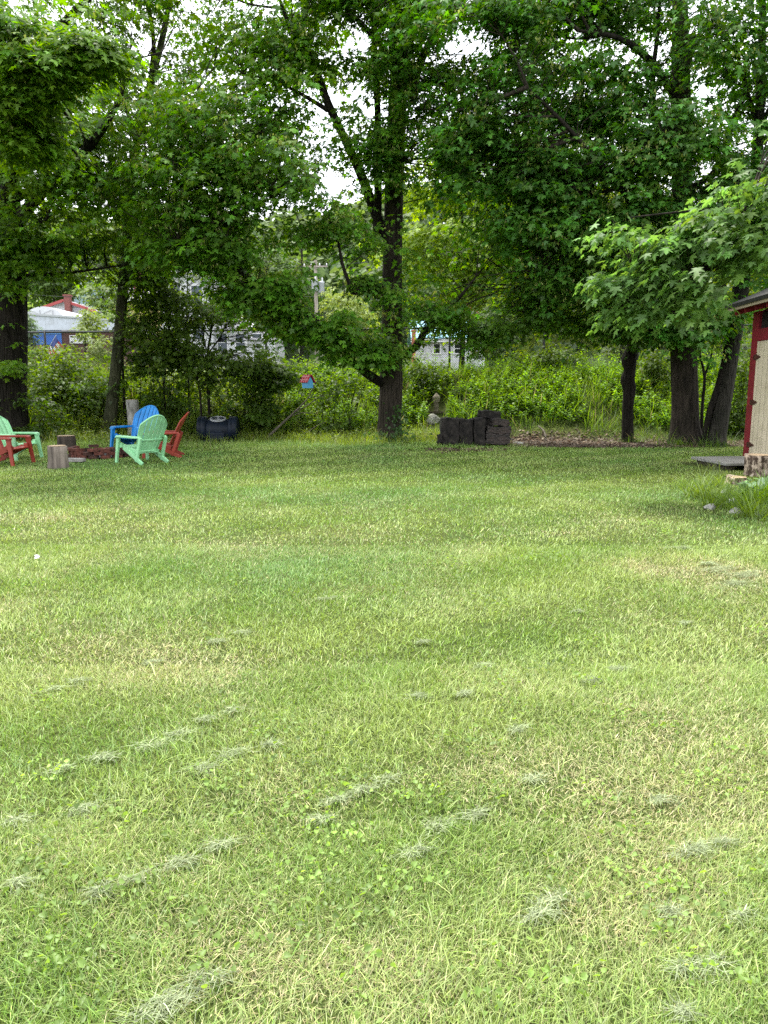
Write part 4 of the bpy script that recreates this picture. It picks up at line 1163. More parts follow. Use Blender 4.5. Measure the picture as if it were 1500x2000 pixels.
# leaning tree by the shed
te_ = base_at(1396, 20.0)
DE = 20.0
tree('leaning_tree', 'smooth grey tree leaning right beside the shed, with a thin second stem',
     [tuple(te_)] + pts((1408, 810, DE), (1424, 720, DE), (1437, 640, DE), (1450, 555, DE), (1462, 460, DE), (1474, 360, DE), (1482, 250, DE), (1488, 100, DE), (1490, -120, DE)),
     [.215, .195, .185, .175, .165, .15, .14, .12, .09, .04],
     [(pts((1376, 862, DE + .1), (1386, 805, DE), (1404, 750, DE), (1418, 690, DE), (1425, 620, DE), (1436, 560, DE)), [.085, .08, .08, .075, .07, .06]),
      (pts((1480, 260, DE), (1460, 180, DE), (1440, 100, DE)), [.06, .045, .02]), (pts((1482, 250, DE), (1530, 160, DE), (1570, 60, DE)), [.07, .05, .03])],
     [E(1500, 60, 20, 170, 210, 2.5, 3), E(1530, 480, 19, 90, 110, 1.2, 1)],
     700, 15, .125, G2, M_BARK_G, thr=.40, auto=14, twig=.4, tn=16)

# near maple, its trunk off to the right; a low bough hangs into view
tn_ = Vector((8.9, 9.3, 0))
DN = 10.8
tree('maple_tree', 'bright low maple bough with large leaves hanging before the right-hand trunks',
     [tuple(tn_), (8.8, 9.3, 1.6), (8.7, 9.35, 3.2), (8.5, 9.4, 5.2), (8.4, 9.5, 8)], [.3, .26, .24, .2, .1],
     [([(8.7, 9.35, 3.4)] + pts((1700, 500, 9.8), (1560, 480, 10.3), (1470, 470, 10.6), (1400, 470, DN), (1310, 490, DN), (1235, 520, DN)), [.12, .09, .06, .045, .03, .018, .008]),
      (pts((1560, 480, 10.3), (1480, 420, 10.6), (1400, 410, 10.8), (1320, 415, 10.9), (1230, 425, 11)), [.05, .035, .025, .015, .007]),
      (pts((1400, 470, DN), (1370, 540, 10.7), (1330, 590, 10.6), (1310, 620, 10.6)), [.03, .022, .014, .006]),
      (pts((1310, 490, DN), (1260, 560, 10.9), (1220, 610, 10.9)), [.018, .012, .006])],
     [E(1222, 440, DN, 52, 24, .5, 1.1), E(1300, 480, 10.7, 65, 22, .6, 1.2), E(1385, 432, 10.6, 65, 22, .6, 1.4), E(1450, 480, 10.5, 60, 26, .6, 1.3), E(1225, 540, 10.9, 80, 18, .5, 1.3), E(1330, 545, 10.7, 85, 20, .6, 1.3), E(1315, 582, 10.6, 52, 18, .5, 1.0), E(1225, 592, 10.9, 45, 18, .4, .8), E(1480, 360, 10.4, 90, 45, .8, 1.2), E(1490, 420, 10.5, 60, 40, .6, 1), E(1390, 470, 10.4, 55, 16, .5, .7), E(1630, 300, 10, 120, 140, 1.6, 1.0), E(1800, 100, 10, 200, 250, 2.5, 2)],
     360, 13, .116, (.090, .182, .046), M_BARK, thr=-.3, holes=False, shell=.2, twig=.7, yel=.12, spread=(.18, .42), var=.30, droop=.8)

# young trees and saplings in the understory on the left
GS = 'saplings behind the fire pit'
for px, y, ptsx, r, ells, n, lab in [
    (244, 22.9, [(240, 720), (239, 640), (246, 560), (262, 470)], .045, [E(270, 620, 22.8, 50, 60, .8)], 60, 'thin dark sapling just right of the slim leaning tree'),
    (318, 23.2, [(322, 720), (330, 640), (322, 560), (318, 480)], .04, [E(325, 640, 23, 95, 90, 1.3), E(300, 560, 23, 75, 60, 1.1)], 250, 'leafy sapling in front of the left side of the large white house'),
    (370, 23.4, [(368, 740), (364, 650), (366, 560), (368, 480)], .03, [E(390, 600, 23.3, 80, 65, 1.0), E(375, 680, 23, 65, 45, 1)], 170, 'very thin sapling crossing the gable of the large white house'),
    (410, 23.0, [(407, 760), (406, 690), (413, 640), (416, 560), (412, 500)], .05, [E(440, 600, 22.8, 90, 50, .9), E(470, 690, 22.4, 90, 40, 1.0)], 200, 'sapling with a crooked fork right behind the compost tumbler'),
    (395, 22.6, [(391, 770), (385, 740), (392, 700), (404, 660)], .035, [E(400, 720, 22.4, 50, 40, .7)], 50, 'short crooked sapling at the left end of the compost tumbler'),
    (1368, 20.9, [(1372, 790), (1376, 735), (1366, 690), (1362, 650)], .05, [E(1372, 640, 20.6, 45, 30, .6)], 40, 'thin forked sapling between the stout grey maple and the leaning tree')]:
    b0 = base_at(px, y)
    lim = []
    if px == 1368: lim = [(pts((1376, 735, y), (1388, 700, y), (1394, 660, y)), [.03, .025, .012])]
    if px == 410: lim = [(pts((408, 700, y), (398, 660, y), (402, 630, y), (406, 610, y)), [.022, .02, .015, .008]), (pts((407, 690, y), (432, 655, y - .1), (445, 620, y - .2)), [.025, .02, .01])]
    tree('sapling', lab, [tuple(b0)] + pts(*[(a, b, y) for a, b in ptsx]), [r, r * .9, r * .75, r * .55, r * .25] if len(ptsx) == 4 else [r, r * .9, r * .8, r * .65, r * .45, r * .2],
         lim, ells, int(n * .8), 13, .12, (.066, .125, .015), M_BARK_D, 'sapling', GS if px < 1000 else None, thr=.36, twig=.8, yel=.16, flare=False, tn=8, holes=True)

# leafy shrubs on the bank, left half
def shrub(label, ells, n, col, size=.11, per=13, tm=T_LEAF5, thr=.34, group='shrubs on the bank', name='shrub'):
    c = np.array(ells[0][0]); b0 = Vector((c[0], c[1], gz(c[0], c[1])))
    root = thing(name, label, 'shrub', b0, 0, group)
    hgt = max(c[2] - b0.z, .3)
    ells = list(ells) + [((c[0], c[1] - .1, b0.z + hgt * .38), (ells[0][1][0] * .75, ells[0][1][1] * .8, hgt * .42), ells[0][2] * .55)]
    n = int(n * 1.3)
    sp = sprays(ells, n, thr, holes=False, shell=.15)
    mb = MB()
    for p in sp[::9]:
        q = np.array([b0.x + RNG.normal(0, .25), b0.y + RNG.normal(0, .12), b0.z - .05])
        m = q * .5 + p * .5 + np.array([0, 0, .12]) + RNG.normal(0, .06, 3)
        mb.tube([q, m, p], [.012, .008, .003], 5, cap=False)
    tag(mb.build('stems', M_BARK_D, root, True, b0), kind='stuff')
    v, f, cc = foliage(sp, per, size, col, .25, (.2, .4), tm, yel=.12)
    link_np('foliage', v, f, M_LEAF, root, cc, offset=b0)
    return root
shrub('dense dark maple bush below the fence, left of the birdhouse', [E(500, 720, 23.0, 75, 45, .9, 2), E(540, 735, 22.8, 45, 30, .7)], 190, (.055, .112, .014), .115, tm=T_MAPLE)
shrub('broad maple bush above the blue chair, in front of the large white house', [E(310, 700, 23.2, 90, 40, 1.0, 2), E(280, 735, 23, 70, 26, .8)], 150, (.052, .106, .014), .115, tm=T_MAPLE)
shrub('bush right of the huge left trunk, under the shop', [E(120, 715, 23.8, 70, 32, .9, 2), E(90, 750, 23.2, 50, 40, .8)], 150, (.068, .124, .015))
shrub('pale fluffy bush on the bank below the blue parapet wall', [E(75, 690, 25.0, 30, 20, .5)], 60, (.075, .130, .016), .09)
shrub('yellow green bush standing behind the flag', [E(130, 690, 25.1, 32, 22, .5)], 60, (.080, .135, .014), .09)
shrub('dark low bush at the foot of the huge left trunk', [E(60, 800, 21.4, 55, 35, .6)], 110, (.040, .085, .012), .10)
shrub('low spreading branchy bush between the birdhouse and the middle trunk', [E(660, 745, 22.4, 75, 32, .8)], 110, (.060, .118, .013), .095)
shrub('dark bush between the slim leaning tree and the thin saplings', [E(185, 745, 23.2, 60, 35, .9)], 90, (.055, .108, .014))
shrub('bush on the bank top to the right of the big pale weeds, below the fence', [E(1080, 690, 25.3, 60, 25, .6)], 90, (.075, .130, .015), .10)
shrub('leafy bush on the bank just right of the middle trunk', [E(830, 715, 24.2, 45, 22, .6)], 80, (.070, .125, .014), .10)
shrub('bush behind the leaning tree, against the shed corner', [E(1450, 720, 22.5, 50, 70, .9)], 150, (.060, .110, .014), .10)
shrub('bush on the bank between the two right-hand straight trunks', [E(1285, 700, 24.6, 45, 30, .7)], 80, (.070, .120, .014), .10)

# trees beyond the fence
GB = 'trees beyond the fence'
def back_tree(label, px, d, ptop, pbot, ells, n, col, size, per=12, tm=T_LEAF5, thr=.36, lm=None, yel=.15, holes=True, spread=(.5, .95), twig=0, cat='tree', name='tree', auto=10):
    u = (px - 750) / 1500.0
    x = u * d * CP; z = gz(x, d) if d < 85 else float(hill_z(x, float(d)))
    p_top = P(px, ptop, d)
    tr = [(x, d, z - .1), (x + .05, d, z * .6 + p_top.z * .4), (p_top.x, d, p_top.z)]
    r0 = max(.12, (p_top.z - z) * .016)
    return tree(name, label, tr, [r0, r0 * .7, r0 * .2], [], ells, n, per, size, col, M_BARK_D, cat, GB, tm, lm or M_FAR, yel=yel, thr=thr, spread=spread, twig=twig, holes=holes, auto=auto, tn=8, nscale=(2.2, 2.2, 1.0), shell=.3)
back_tree('sunlit yellow green tree beyond the fence, right of the middle trunk', 900, 29, 330, 700, [E(885, 455, 29, 130, 165, 2.0)], 800, (.16, .255, .014), .15, 14, T_MAPLE, thr=.36, holes=False)
back_tree('yellow green tree beyond the fence, filling the gaps right of the yellow one', 1060, 31, 300, 700, [E(1080, 480, 31, 150, 200, 2.5)], 700, (.155, .215, .014), .16, 14, T_MAPLE, holes=False)
back_tree('dark leafy tree beyond the fence behind the burled trunk', 1210, 33, 300, 720, [E(1220, 480, 33, 160, 200, 2.5)], 520, (.085, .145, .014), .18, 13)
back_tree('tree beyond the fence behind the stout grey maple', 1400, 31, 300, 720, [E(1420, 520, 31, 150, 190, 2.5)], 520, (.13, .19, .02), .17, 13)
back_tree('pale willowy tree beyond the utility pole', 672, 58, 540, 720, [E(672, 600, 58, 42, 62, 2.0), E(700, 640, 58, 40, 50, 2)], 420, (.16, .21, .045), .22, 14, T_LANCE_W, thr=.3, holes=False, spread=(.4, .7))
back_tree('dark tree between the shop and the teal house', 110, 86, 470, 700, [E(100, 520, 86, 90, 70, 4)], 420, (.045, .095, .014), .42, 12, holes=False, spread=(.8, 1.5))
back_tree('bright green tree left of the yellow house', 205, 80, 470, 690, [E(208, 590, 80, 40, 60, 3), E(215, 640, 74, 40, 35, 2.5)], 360, (.085, .145, .022), .40, 12, holes=False, spread=(.7, 1.3))
back_tree('light green tree above the yellow house chimney', 300, 95, 430, 640, [E(300, 480, 95, 80, 55, 4)], 380, (.085, .14, .025), .45, 12, holes=False, spread=(.8, 1.5))
back_tree('yellow green bush tree at the right end of the shop', 168, 52, 600, 700, [E(178, 632, 52, 26, 30, 1.5), E(200, 680, 50, 30, 26, 1.5)], 170, (.12, .17, .02), .22, 12, holes=False, spread=(.4, .7))
back_tree('tall dark tree behind the utility pole', 590, 90, 440, 690, [E(575, 600, 90, 45, 80, 3.5)], 340, (.028, .065, .014), .42, 12, holes=False, spread=(.8, 1.4))
back_tree('broad green tree right of the large white house', 520, 72, 470, 700, [E(530, 560, 72, 48, 80, 3)], 360, (.060, .12, .020), .36, 12, holes=False, spread=(.7, 1.2))
back_tree('dark spruce-like tree behind the middle trunk', 770, 80, 430, 700, [E(765, 570, 80, 60, 110, 3)], 380, (.050, .10, .02), .38, 12, holes=False, spread=(.7, 1.2))
back_tree('round tree right of the blue roofed house', 985, 48, 540, 700, [E(990, 640, 48, 55, 60, 2)], 360, (.055, .105, .02), .24, 12, holes=False, spread=(.5, .9))
back_tree('pale blue green bush tree at the left end of the shop', 52, 55, 600, 700, [E(52, 645, 55, 16, 40, 1.0)], 110, (.08, .13, .06), .2, 12, holes=False, spread=(.3, .6))
back_tree('tall green tree behind the large white house', 420, 92, 440, 640, [E(420, 490, 92, 100, 55, 4)], 420, (.055, .11, .02), .44, 12, holes=False, spread=(.8, 1.5))
back_tree('wide dark tree above the blue roofed house', 860, 84, 470, 660, [E(870, 555, 84, 90, 60, 3.5)], 380, (.045, .095, .018), .4, 12, holes=False, spread=(.8, 1.4))

# far wooded hillside: crowns that run together into one wood
n = 1500
fx = RNG.uniform(-190, 190, n); fy = RNG.uniform(95, 232, n)
fz_ = hill_z(fx, fy)
cs, ccol = [], []
per = 70
hue = RNG.random(n)
ctr = np.stack([fx, fy, fz_ + 5.0], 1)
d_ = norm(RNG.normal(size=(n * per, 3))); d_[:, 2] = np.abs(d_[:, 2]) * 1.2 - .35
idx = np.repeat(np.arange(n), per)
size_ = RNG.uniform(2.4, 4.4, n)[idx]
lump = noise3(d_ * 1.6 + idx[:, None] * 3.1, (1, 1, 1))
pos = ctr[idx] + d_ * (size_ * (.55 + .7 * lump))[:, None] * np.array([1, 1, 1.35])
nr = d_ + RNG.normal(0, .4, d_.shape) + np.array([0, 0, .4])
v, f, k = leaf_arrays(pos, nr, RNG.normal(size=d_.shape), RNG.uniform(1.0, 1.9, n * per), T_CLUMP)
bc = np.stack([.045 + .06 * hue, .095 + .06 * hue, .018 + .022 * hue], 1)[idx] * np.exp(RNG.normal(0, .22, (n * per, 1)))
wood = link_np('forest', v, f, M_FAR, None, np.repeat(bc, k, 0))
tag(wood, 'far wooded hillside of rounded green crowns', None, None, 'stuff')

# dead branches
def branch(name, label, paths):
    mb = MB()
    for p, r in paths: mb.tube(smooth_path(p, 5), lerp_list(r, (len(p) - 1) * 5 + 1), 7, wob=.1)
    o = mb.build(name, noise_mat('dead_wood_' + str(len(label)), (.05, .042, .032), (.16, .14, .11), 9, .95, (1, 1, .3)), None, True)
    return tag(o, label, 'branch')
branch('fallen_branch', 'long dead branch leaning up from the grass toward the birdhouse', [
    (pts((525, 852, 21.7), (548, 830, 21.7), (575, 805, 21.8), (598, 782, 21.9), (608, 765, 22.0), (620, 742, 22.1)), [.035, .03, .024, .018, .012, .005]),
    (pts((575, 805, 21.8), (600, 792, 21.9), (625, 775, 22), (650, 770, 22.1), (690, 772, 22.2)), [.02, .016, .012, .008, .004]),
    (pts((565, 815, 21.8), (590, 806, 21.9), (615, 808, 22)), [.014, .01, .004])])
branch('fallen_stick', 'pale bare stick lying in the weeds right of the long dead branch', [(pts((600, 845, 21.5), (618, 832, 21.6), (640, 822, 21.6)), [.012, .01, .005])])
branch('dead_twigs', 'bare grey twigs sticking out left of the middle trunk', [
    (pts((660, 470, 19.1), (640, 430, 19), (620, 405, 18.9), (595, 395, 18.8), (570, 402, 18.8)), [.014, .012, .009, .006, .003]),
    (pts((640, 430, 19), (650, 400, 18.9), (668, 372, 18.9), (672, 350, 18.8)), [.009, .007, .005, .003]), (pts((620, 405, 18.9), (612, 380, 18.8), (590, 360, 18.8)), [.007, .005, .002]),
    (pts((650, 400, 18.9), (632, 378, 18.9), (625, 365, 18.9)), [.005, .004, .002])])
branch('fallen_stick', 'bleached stick poking out of the leaf litter right of the black pile', [(pts((1052, 832, 22.0), (1062, 842, 21.7), (1066, 855, 21.4)), [.018, .025, .02])])
branch('fallen_stick', 'thin stick lying on the leaf litter below the bleached one', [(pts((1083, 862, 20.9), (1091, 871, 20.6)), [.012, .01])])
for k, (px, py, lb) in enumerate([(68, 1098, 'single pale dry leaf lying on the lawn at the left'), (630, 905, 'single large green leaf standing in the far lawn')]):
    g_ = G(px, py)
    v, f, _ = leaf_arrays(np.array([[g_.x, g_.y, .05]]), np.array([[.2, -.5, .8]]), np.array([[1.0, .2, .2]]), np.array([.055]), T_ROUND)
    tag(link_np('leaf', v, f, M_DRY, None, np.full((len(v), 3), .55) if k == 0 else np.tile((.08, .16, .03), (len(v), 1))), lb, 'leaf')

# ------------------------------------------------------------------ lawn and weeds (nobody could count these)
def dry_field(x, y):
    x = np.asarray(x); y = np.asarray(y)
    q = fbm2(x, y, 1.5, 12) * .55 + fbm2(x, y, .45, 17) * .45
    q = (q - .5) * 1.9
    for px, py, rx, ry, a in [(1440, 1120, .95, .55, .5), (560, 1075, 1.2, .7, .35), (90, 1010, 1.4, .8, .35), (1310, 1110, .5, .35, .4), (440, 1300, .6, .4, .35), (960, 1500, .35, .25, .25), (720, 1900, .5, .2, .35), (330, 1880, .4, .2, .3),
                              (1300, 1430, .25, .25, .35), (1150, 1560, .5, .3, .3), (1100, 1840, .5, .25, .25), (150, 1640, .3, .2, .25), (250, 1270, .6, .5, .25),
                              (380, 1135, 1.2, .35, -.35), (700, 1230, .9, .5, -.35), (880, 1390, .5, .3, -.4), (1150, 1280, .6, .5, -.3), (620, 1460, .4, .25, -.25), (260, 1480, .5, .2, -.35), (700, 940, 3.5, 1.5, -.25)]:
        g_ = G(px, py)
        q = q + a * np.exp(-((x - g_.x) / rx) ** 2 - ((y - g_.y) / ry) ** 2)
    return q
KEEP = [(tb.x, tb.y - .35, .75)] + [(c.x, c.y, r) for c, r in ((G(1480, 928), .22), (G(115, 913), .17), (G(131, 880), .2), (fc, .72), (tc_, .33), (tl_, .6), (ts_, .2), (tr_, .36), (tb_, .15), (te_, .2))]
def clear(x, y):
    ok = np.ones(len(x), bool)
    for cx_, cy_, r in KEEP: ok &= (x - cx_) ** 2 + (y - cy_) ** 2 > r * r
    ok &= ~((np.abs(x - 1.58 + (23.2 - y) * .068) < .30) & (y > 22.2) & (y < 23.5) )
    # under the plank platform
    dx, dy = x - (pf.x + .35), y - (pf.y + .18)
    ok &= ~((np.abs(dx) < 1.0) & (np.abs(dy) < .74))
    return ok
def blades(x, y, z, h, w, lean, az, col, seg=3, curl=0.6):
    """curved tapering ribbons"""
    N = len(x)
    t = np.linspace(0, 1, seg + 1)
    dx, dy = np.cos(az), np.sin(az)
    sx, sy = -dy, dx
    vs = np.zeros((N, 2 * seg + 1, 3), np.float32)
    for i, q in enumerate(t):
        out = h * (lean * q + curl * lean * q * q)
        up = h * q * (1 - .25 * np.clip(lean, 0, 2) * q) * np.where(lean > 1.1, np.clip(1.6 - lean * .75 * q, .1, 1), 1)
        px_, py_, pz_ = x + dx * out, y + dy * out, z + up
        if i == seg:
            vs[:, 2 * seg] = np.stack([px_, py_, pz_], 1)
        else:
            ww = w * (1 - .45 * q) / 2
            vs[:, 2 * i] = np.stack([px_ + sx * ww, py_ + sy * ww, pz_], 1); vs[:, 2 * i + 1] = np.stack([px_ - sx * ww, py_ - sy * ww, pz_], 1)
    fs = []
    for i in range(seg - 1):
        a = 2 * i
        fs += [(a, a + 1, a + 3), (a, a + 3, a + 2)]
    a = 2 * (seg - 1); fs.append((a, a + 1, a + 2))
    F = np.array(fs)[None] + (np.arange(N) * (2 * seg + 1))[:, None, None]
    return vs.reshape(-1, 3), F.reshape(-1, 3), np.repeat(col, 2 * seg + 1, 0)

def lawn_band(y0, y1, dens, w, seg, name_i):
    half = lambda y: .60 * y + 2.4
    A_ = (y1 - y0) * 2 * half((y0 + y1) / 2)
    N = int(A_ * dens)
    u = RNG.random(N); y = np.sqrt(y0 * y0 + u * (y1 * y1 - y0 * y0)); x = RNG.uniform(-1, 1, N) * half(y)
    wing = (np.abs(x) < .54 * y + .6) | (RNG.random(N) < .4); x, y = x[wing], y[wing]; N = len(x)     # thinner beyond the edges
    # tufts: pull part of the blades toward clump centres
    cl = fbm2(x, y, .16, 21)
    ok = clear(x, y) & (RNG.random(N) < .35 + 1.1 * cl) & (RNG.random(N) > litter_mask(x, y) * 1.05)
    x, y, cl = x[ok], y[ok], cl[ok]; N = len(x)
    z = ground_z(x, y)
    dry = dry_field(x, y) + RNG.normal(0, .36, N) + .11 * (1 - sstep(2.6, 6, y)) - .22 * sstep(10.5, 13.5, y)
    isdry = dry > .62
    h = RNG.lognormal(math.log(.027), .34, N) * (.75 + .6 * fbm2(x, y, .5, 25)) * (1 + .25 * (cl - .5)) * np.where(isdry, .65, 1)
    edge = sstep(17.5, 20.5, y); h = h * (1 + 2.0 * edge * (.4 + 1.2 * fbm2(x, y, 1.1, 31)) * np.where(x > 2.4, .15, 1))
    lean = np.minimum(np.abs(RNG.normal(.45, .42, N)) + np.where(isdry, .3, 0), 1.35)
    # blades combed by the mower: prevailing direction drifts slowly over the lawn
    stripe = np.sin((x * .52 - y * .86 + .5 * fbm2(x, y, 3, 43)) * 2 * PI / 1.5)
    az = 2 * PI * fbm2(x, y, .8, 41) * 1.6 + RNG.normal(0, 1.9, N) + .5 * stripe
    gtone = fbm2(x, y, 2.2, 51)
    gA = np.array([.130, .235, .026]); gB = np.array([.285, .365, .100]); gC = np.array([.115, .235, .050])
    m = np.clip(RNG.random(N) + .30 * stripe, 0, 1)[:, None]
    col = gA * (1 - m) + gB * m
    q = np.clip((gtone - .5) * 3 + RNG.normal(0, .4, N), 0, 1)[:, None]
    col = col * (1 - q) + gC * q
    dcol = np.array([.50, .46, .25]) * (1 - m) + np.array([.38, .33, .17]) * m
    pal = np.array([.36, .39, .17])
    mid = ((dry > .2) & ~isdry)[:, None]
    col = np.where(mid, col * .5 + pal * .5, col)
    col = np.where(isdry[:, None], dcol, col) * np.exp(RNG.normal(0, .27, (N, 1)))
    w_ = w * RNG.lognormal(0, .28, N)
    return blades(x, y, z - .004, h, w_, lean, az, col, seg)
parts = [lawn_band(1.3, 2.6, 36000, .0020, 3, 0), lawn_band(2.6, 4.2, 22000, .0024, 3, 1), lawn_band(4.2, 7.5, 9500, .0034, 3, 2), lawn_band(7.5, 12.5, 3300, .0060, 2, 3), lawn_band(12.5, 22.6, 1800, .009, 2, 4)]
v, f, c = merge(parts)
grass = link_np('lawn_grass', v, f, M_GRASS, None, c)
tag(grass, 'mown lawn grass, green mixed with dry straw', None, None, 'stuff')

# dried mower clippings lying in rows
CL = [(35, 1612, .10), (165, 1590, .16), (120, 1512, .14), (205, 1487, .22), (300, 1462, .2), (350, 1440, .12), (400, 1507, .18), (460, 1480, .16), (530, 1462, .14), (400, 1412, .10), (455, 1395, .10), (425, 1258, .16), (475, 1240, .14), (155, 1336, .13), (110, 1352, .08),
      (35, 1735, .10), (195, 1752, .10), (262, 1727, .12), (350, 1693, .13), (432, 1660, .10), (655, 1573, .10), (705, 1555, .14), (755, 1532, .11), (860, 1620, .16), (930, 1600, .14), (810, 1675, .12), (1010, 1432, .14), (1155, 1335, .13), (1210, 1312, .16), (945, 1306, .10), (825, 1260, .11),
      (640, 1172, .14), (1290, 1572, .10), (1340, 1675, .11), (1365, 1665, .08), (1410, 1655, .10), (1310, 1792, .11), (1080, 1770, .16), (1050, 1800, .12), (1390, 1900, .15), (400, 1925, .15), (335, 1970, .2), (300, 1990, .14), (1040, 1530, .12), (625, 1610, .1), (1330, 1900, .08), (1445, 1800, .08),
      (1330, 1990, .08), (1128, 1198, .1), (1335, 1222, .1), (1400, 1115, .3), (1450, 1125, .35), (1440, 1145, .3), (1385, 1105, .22), (1330, 1072, .2), (300, 1300, .1), (820, 1365, .1), (905, 1362, .1)]
X, Y, Z, H, Wd, Ln, Az, Cc = [], [], [], [], [], [], [], []
for px, py, r in CL:
    g_ = G(px, py); r = r * (.36 if py > 1180 else .5); k = int(min(60 + 9000 * r * r, 330))
    a = RNG.normal(0, .5, (k, 2)) * RNG.uniform(.6, 1.3, 2); a[:, 1] += .35 * np.sin(a[:, 0] * 3 + px)
    x = g_.x + a[:, 0] * r * 1.25; y = g_.y + a[:, 1] * r * .6 + a[:, 0] * r * .4
    mound = .014 * np.exp(-(a ** 2).sum(1) * 1.4) * RNG.random(k) ** .6
    X.append(x); Y.append(y); Z.append(ground_z(x, y) + .014 + mound + .010 * RNG.random(k)); H.append(RNG.uniform(.007, .018, k)); Wd.append(np.full(k, .0011 + .0004 * g_.y)); Ln.append(RNG.uniform(2.0, 4.0, k)); Az.append(RNG.normal(.5, .9, k) + PI * RNG.integers(0, 2, k))
    Cc.append(np.array([.22, .26, .145])[None] * np.exp(RNG.normal(0, .40, (k, 1))))
v, f, c = blades(*[np.concatenate(a) for a in (X, Y, Z, H, Wd, Ln, Az, Cc)], seg=3, curl=.3)
tag(link_np('grass_clippings', v, f, M_DRY, None, c), 'pale dried grass clippings lying in rows on the lawn', None, None, 'stuff')

# broad-leaved lawn weeds
WP = [(110, 1690, .22), (180, 1770, .2), (100, 1770, .16), (260, 1740, .12), (60, 1700, .15), (370, 1790, .14), (650, 1810, .2), (560, 1800, .15), (730, 1790, .12), (540, 1430, .2), (515, 1440, .14), (950, 1465, .2), (900, 1450, .15), (640, 1500, .25), (560, 1480, .2), (1390, 1545, .2), (1430, 1530, .15),
      (1150, 1570, .15), (820, 1560, .15), (980, 1560, .12), (120, 1600, .2), (430, 1540, .2), (1080, 1090, .3), (870, 1100, .3), (950, 1950, .15), (1340, 1740, .12), (420, 1900, .12), (130, 1880, .12), (500, 1600, .2), (660, 1660, .2), (1290, 1830, .1), (700, 1930, .1), (950, 1180, .3)]
ps, sz_, tc2 = [], [], []
for px, py, r in WP + [(RNG.uniform(0, 1500), RNG.uniform(1020, 1990), .14) for _ in range(45)]:
    g_ = G(px, py); k = int(18 + 650 * r * r); r = r * .8
    a = RNG.normal(0, .55, (k, 2)) * r
    x, y = g_.x + a[:, 0], g_.y + a[:, 1]
    ps.append(np.stack([x, y, ground_z(x, y) + RNG.uniform(.022, .062, k)], 1)); sz_.append(np.clip(RNG.lognormal(math.log(.0135), .32, k), .006, .021) * (1 + .05 * g_.y))
    tc2.append(np.tile(np.array([.165, .260, .050]) * math.exp(random.gauss(0, .2)), (k, 1)) * np.exp(RNG.normal(0, .15, (k, 1))))
ps = np.concatenate(ps); N = len(ps)
nr = np.array([0, -.15, 1.0]) + RNG.normal(0, .55, (N, 3)); dr = RNG.normal(0, 1, (N, 3)) * np.array([1, 1, .5])
v, f, k = leaf_arrays(ps, nr, dr, np.concatenate(sz_), T_HEART)
tag(link_np('lawn_weeds', v, f, M_WEED, None, np.repeat(np.concatenate(tc2), k, 0)), 'low round-leaved weeds growing in patches in the lawn', None, None, 'stuff')

# tall grass on the bank and along its foot
def tall_grass(n, x0, x1, y0, y1, h0, h1, col, w, keepf=None, foot=None, tuft=.18):
    nt = max(1, n // 26)
    tx = RNG.uniform(x0, x1, nt); ty = RNG.uniform(y0, y1, nt)
    if keepf is not None:
        ok = keepf(tx, ty); tx, ty = tx[ok], ty[ok]; nt = len(tx)
    idx = np.repeat(np.arange(nt), 26); N = len(idx)
    x = tx[idx] + RNG.normal(0, tuft, N); y = ty[idx] + RNG.normal(0, tuft, N)
    ok = clear(x, y); x, y, idx = x[ok], y[ok], idx[ok]; N = len(x)
    hh = RNG.uniform(h0, h1, nt)[idx] * RNG.lognormal(0, .25, N)
    lean = np.abs(RNG.normal(.35, .25, N)); az = RNG.uniform(0, 2 * PI, nt)[idx] * .0 + RNG.random(N) * 2 * PI
    c = np.array(col)[None] * np.exp(RNG.normal(0, .22, nt)[idx] + RNG.normal(0, .16, N))[:, None]
    dry = RNG.random(N) < .07
    c = np.where(dry[:, None], np.array([.26, .23, .11]), c)
    return blades(x, y, ground_z(x, y) - .01, hh, w * RNG.lognormal(0, .25, N), lean, az, c, 4, .9)
notlit = lambda x, y: RNG.random(len(x)) > litter_mask(x, y) * 1.3
parts = [tall_grass(int(260 * k_), b_.x - k_ * .55, b_.x + k_ * .55, b_.y - k_ * .62, b_.y - k_ * .25, .08, .24, (.085, .16, .022), .009, None, None, .07) for b_, k_ in ((tl_, 1.5), (tc_, .9), (tr_, .95), (tb_, .55), (te_, .6), (ts_, .5))]
parts += [tall_grass(28000, -17, 15, 22.2, 26.4, .22, .58, (.130, .225, .030), .011, notlit), tall_grass(9000, -14, 3.2, 20.7, 22.6, .16, .36, (.140, .200, .028), .009, notlit),
         tall_grass(3500, -2.2, 2.2, 20.0, 21.8, .12, .30, (.150, .215, .030), .009, notlit), tall_grass(900, 2.5, 11, 21.6, 22.6, .15, .35, (.080, .14, .02), .010, notlit), tall_grass(900, -12, -4, 18.2, 20.6, .10, .26, (.085, .14, .022), .010),
         tall_grass(260, 7.2, 9.2, 19.4, 20.5, .2, .4, (.07, .13, .02), .010)]
v, f, c = merge(parts)
tag(link_np('bank_grass', v, f, M_WEED, None, c), 'long arching grass on the bank and along its foot', None, None, 'stuff')

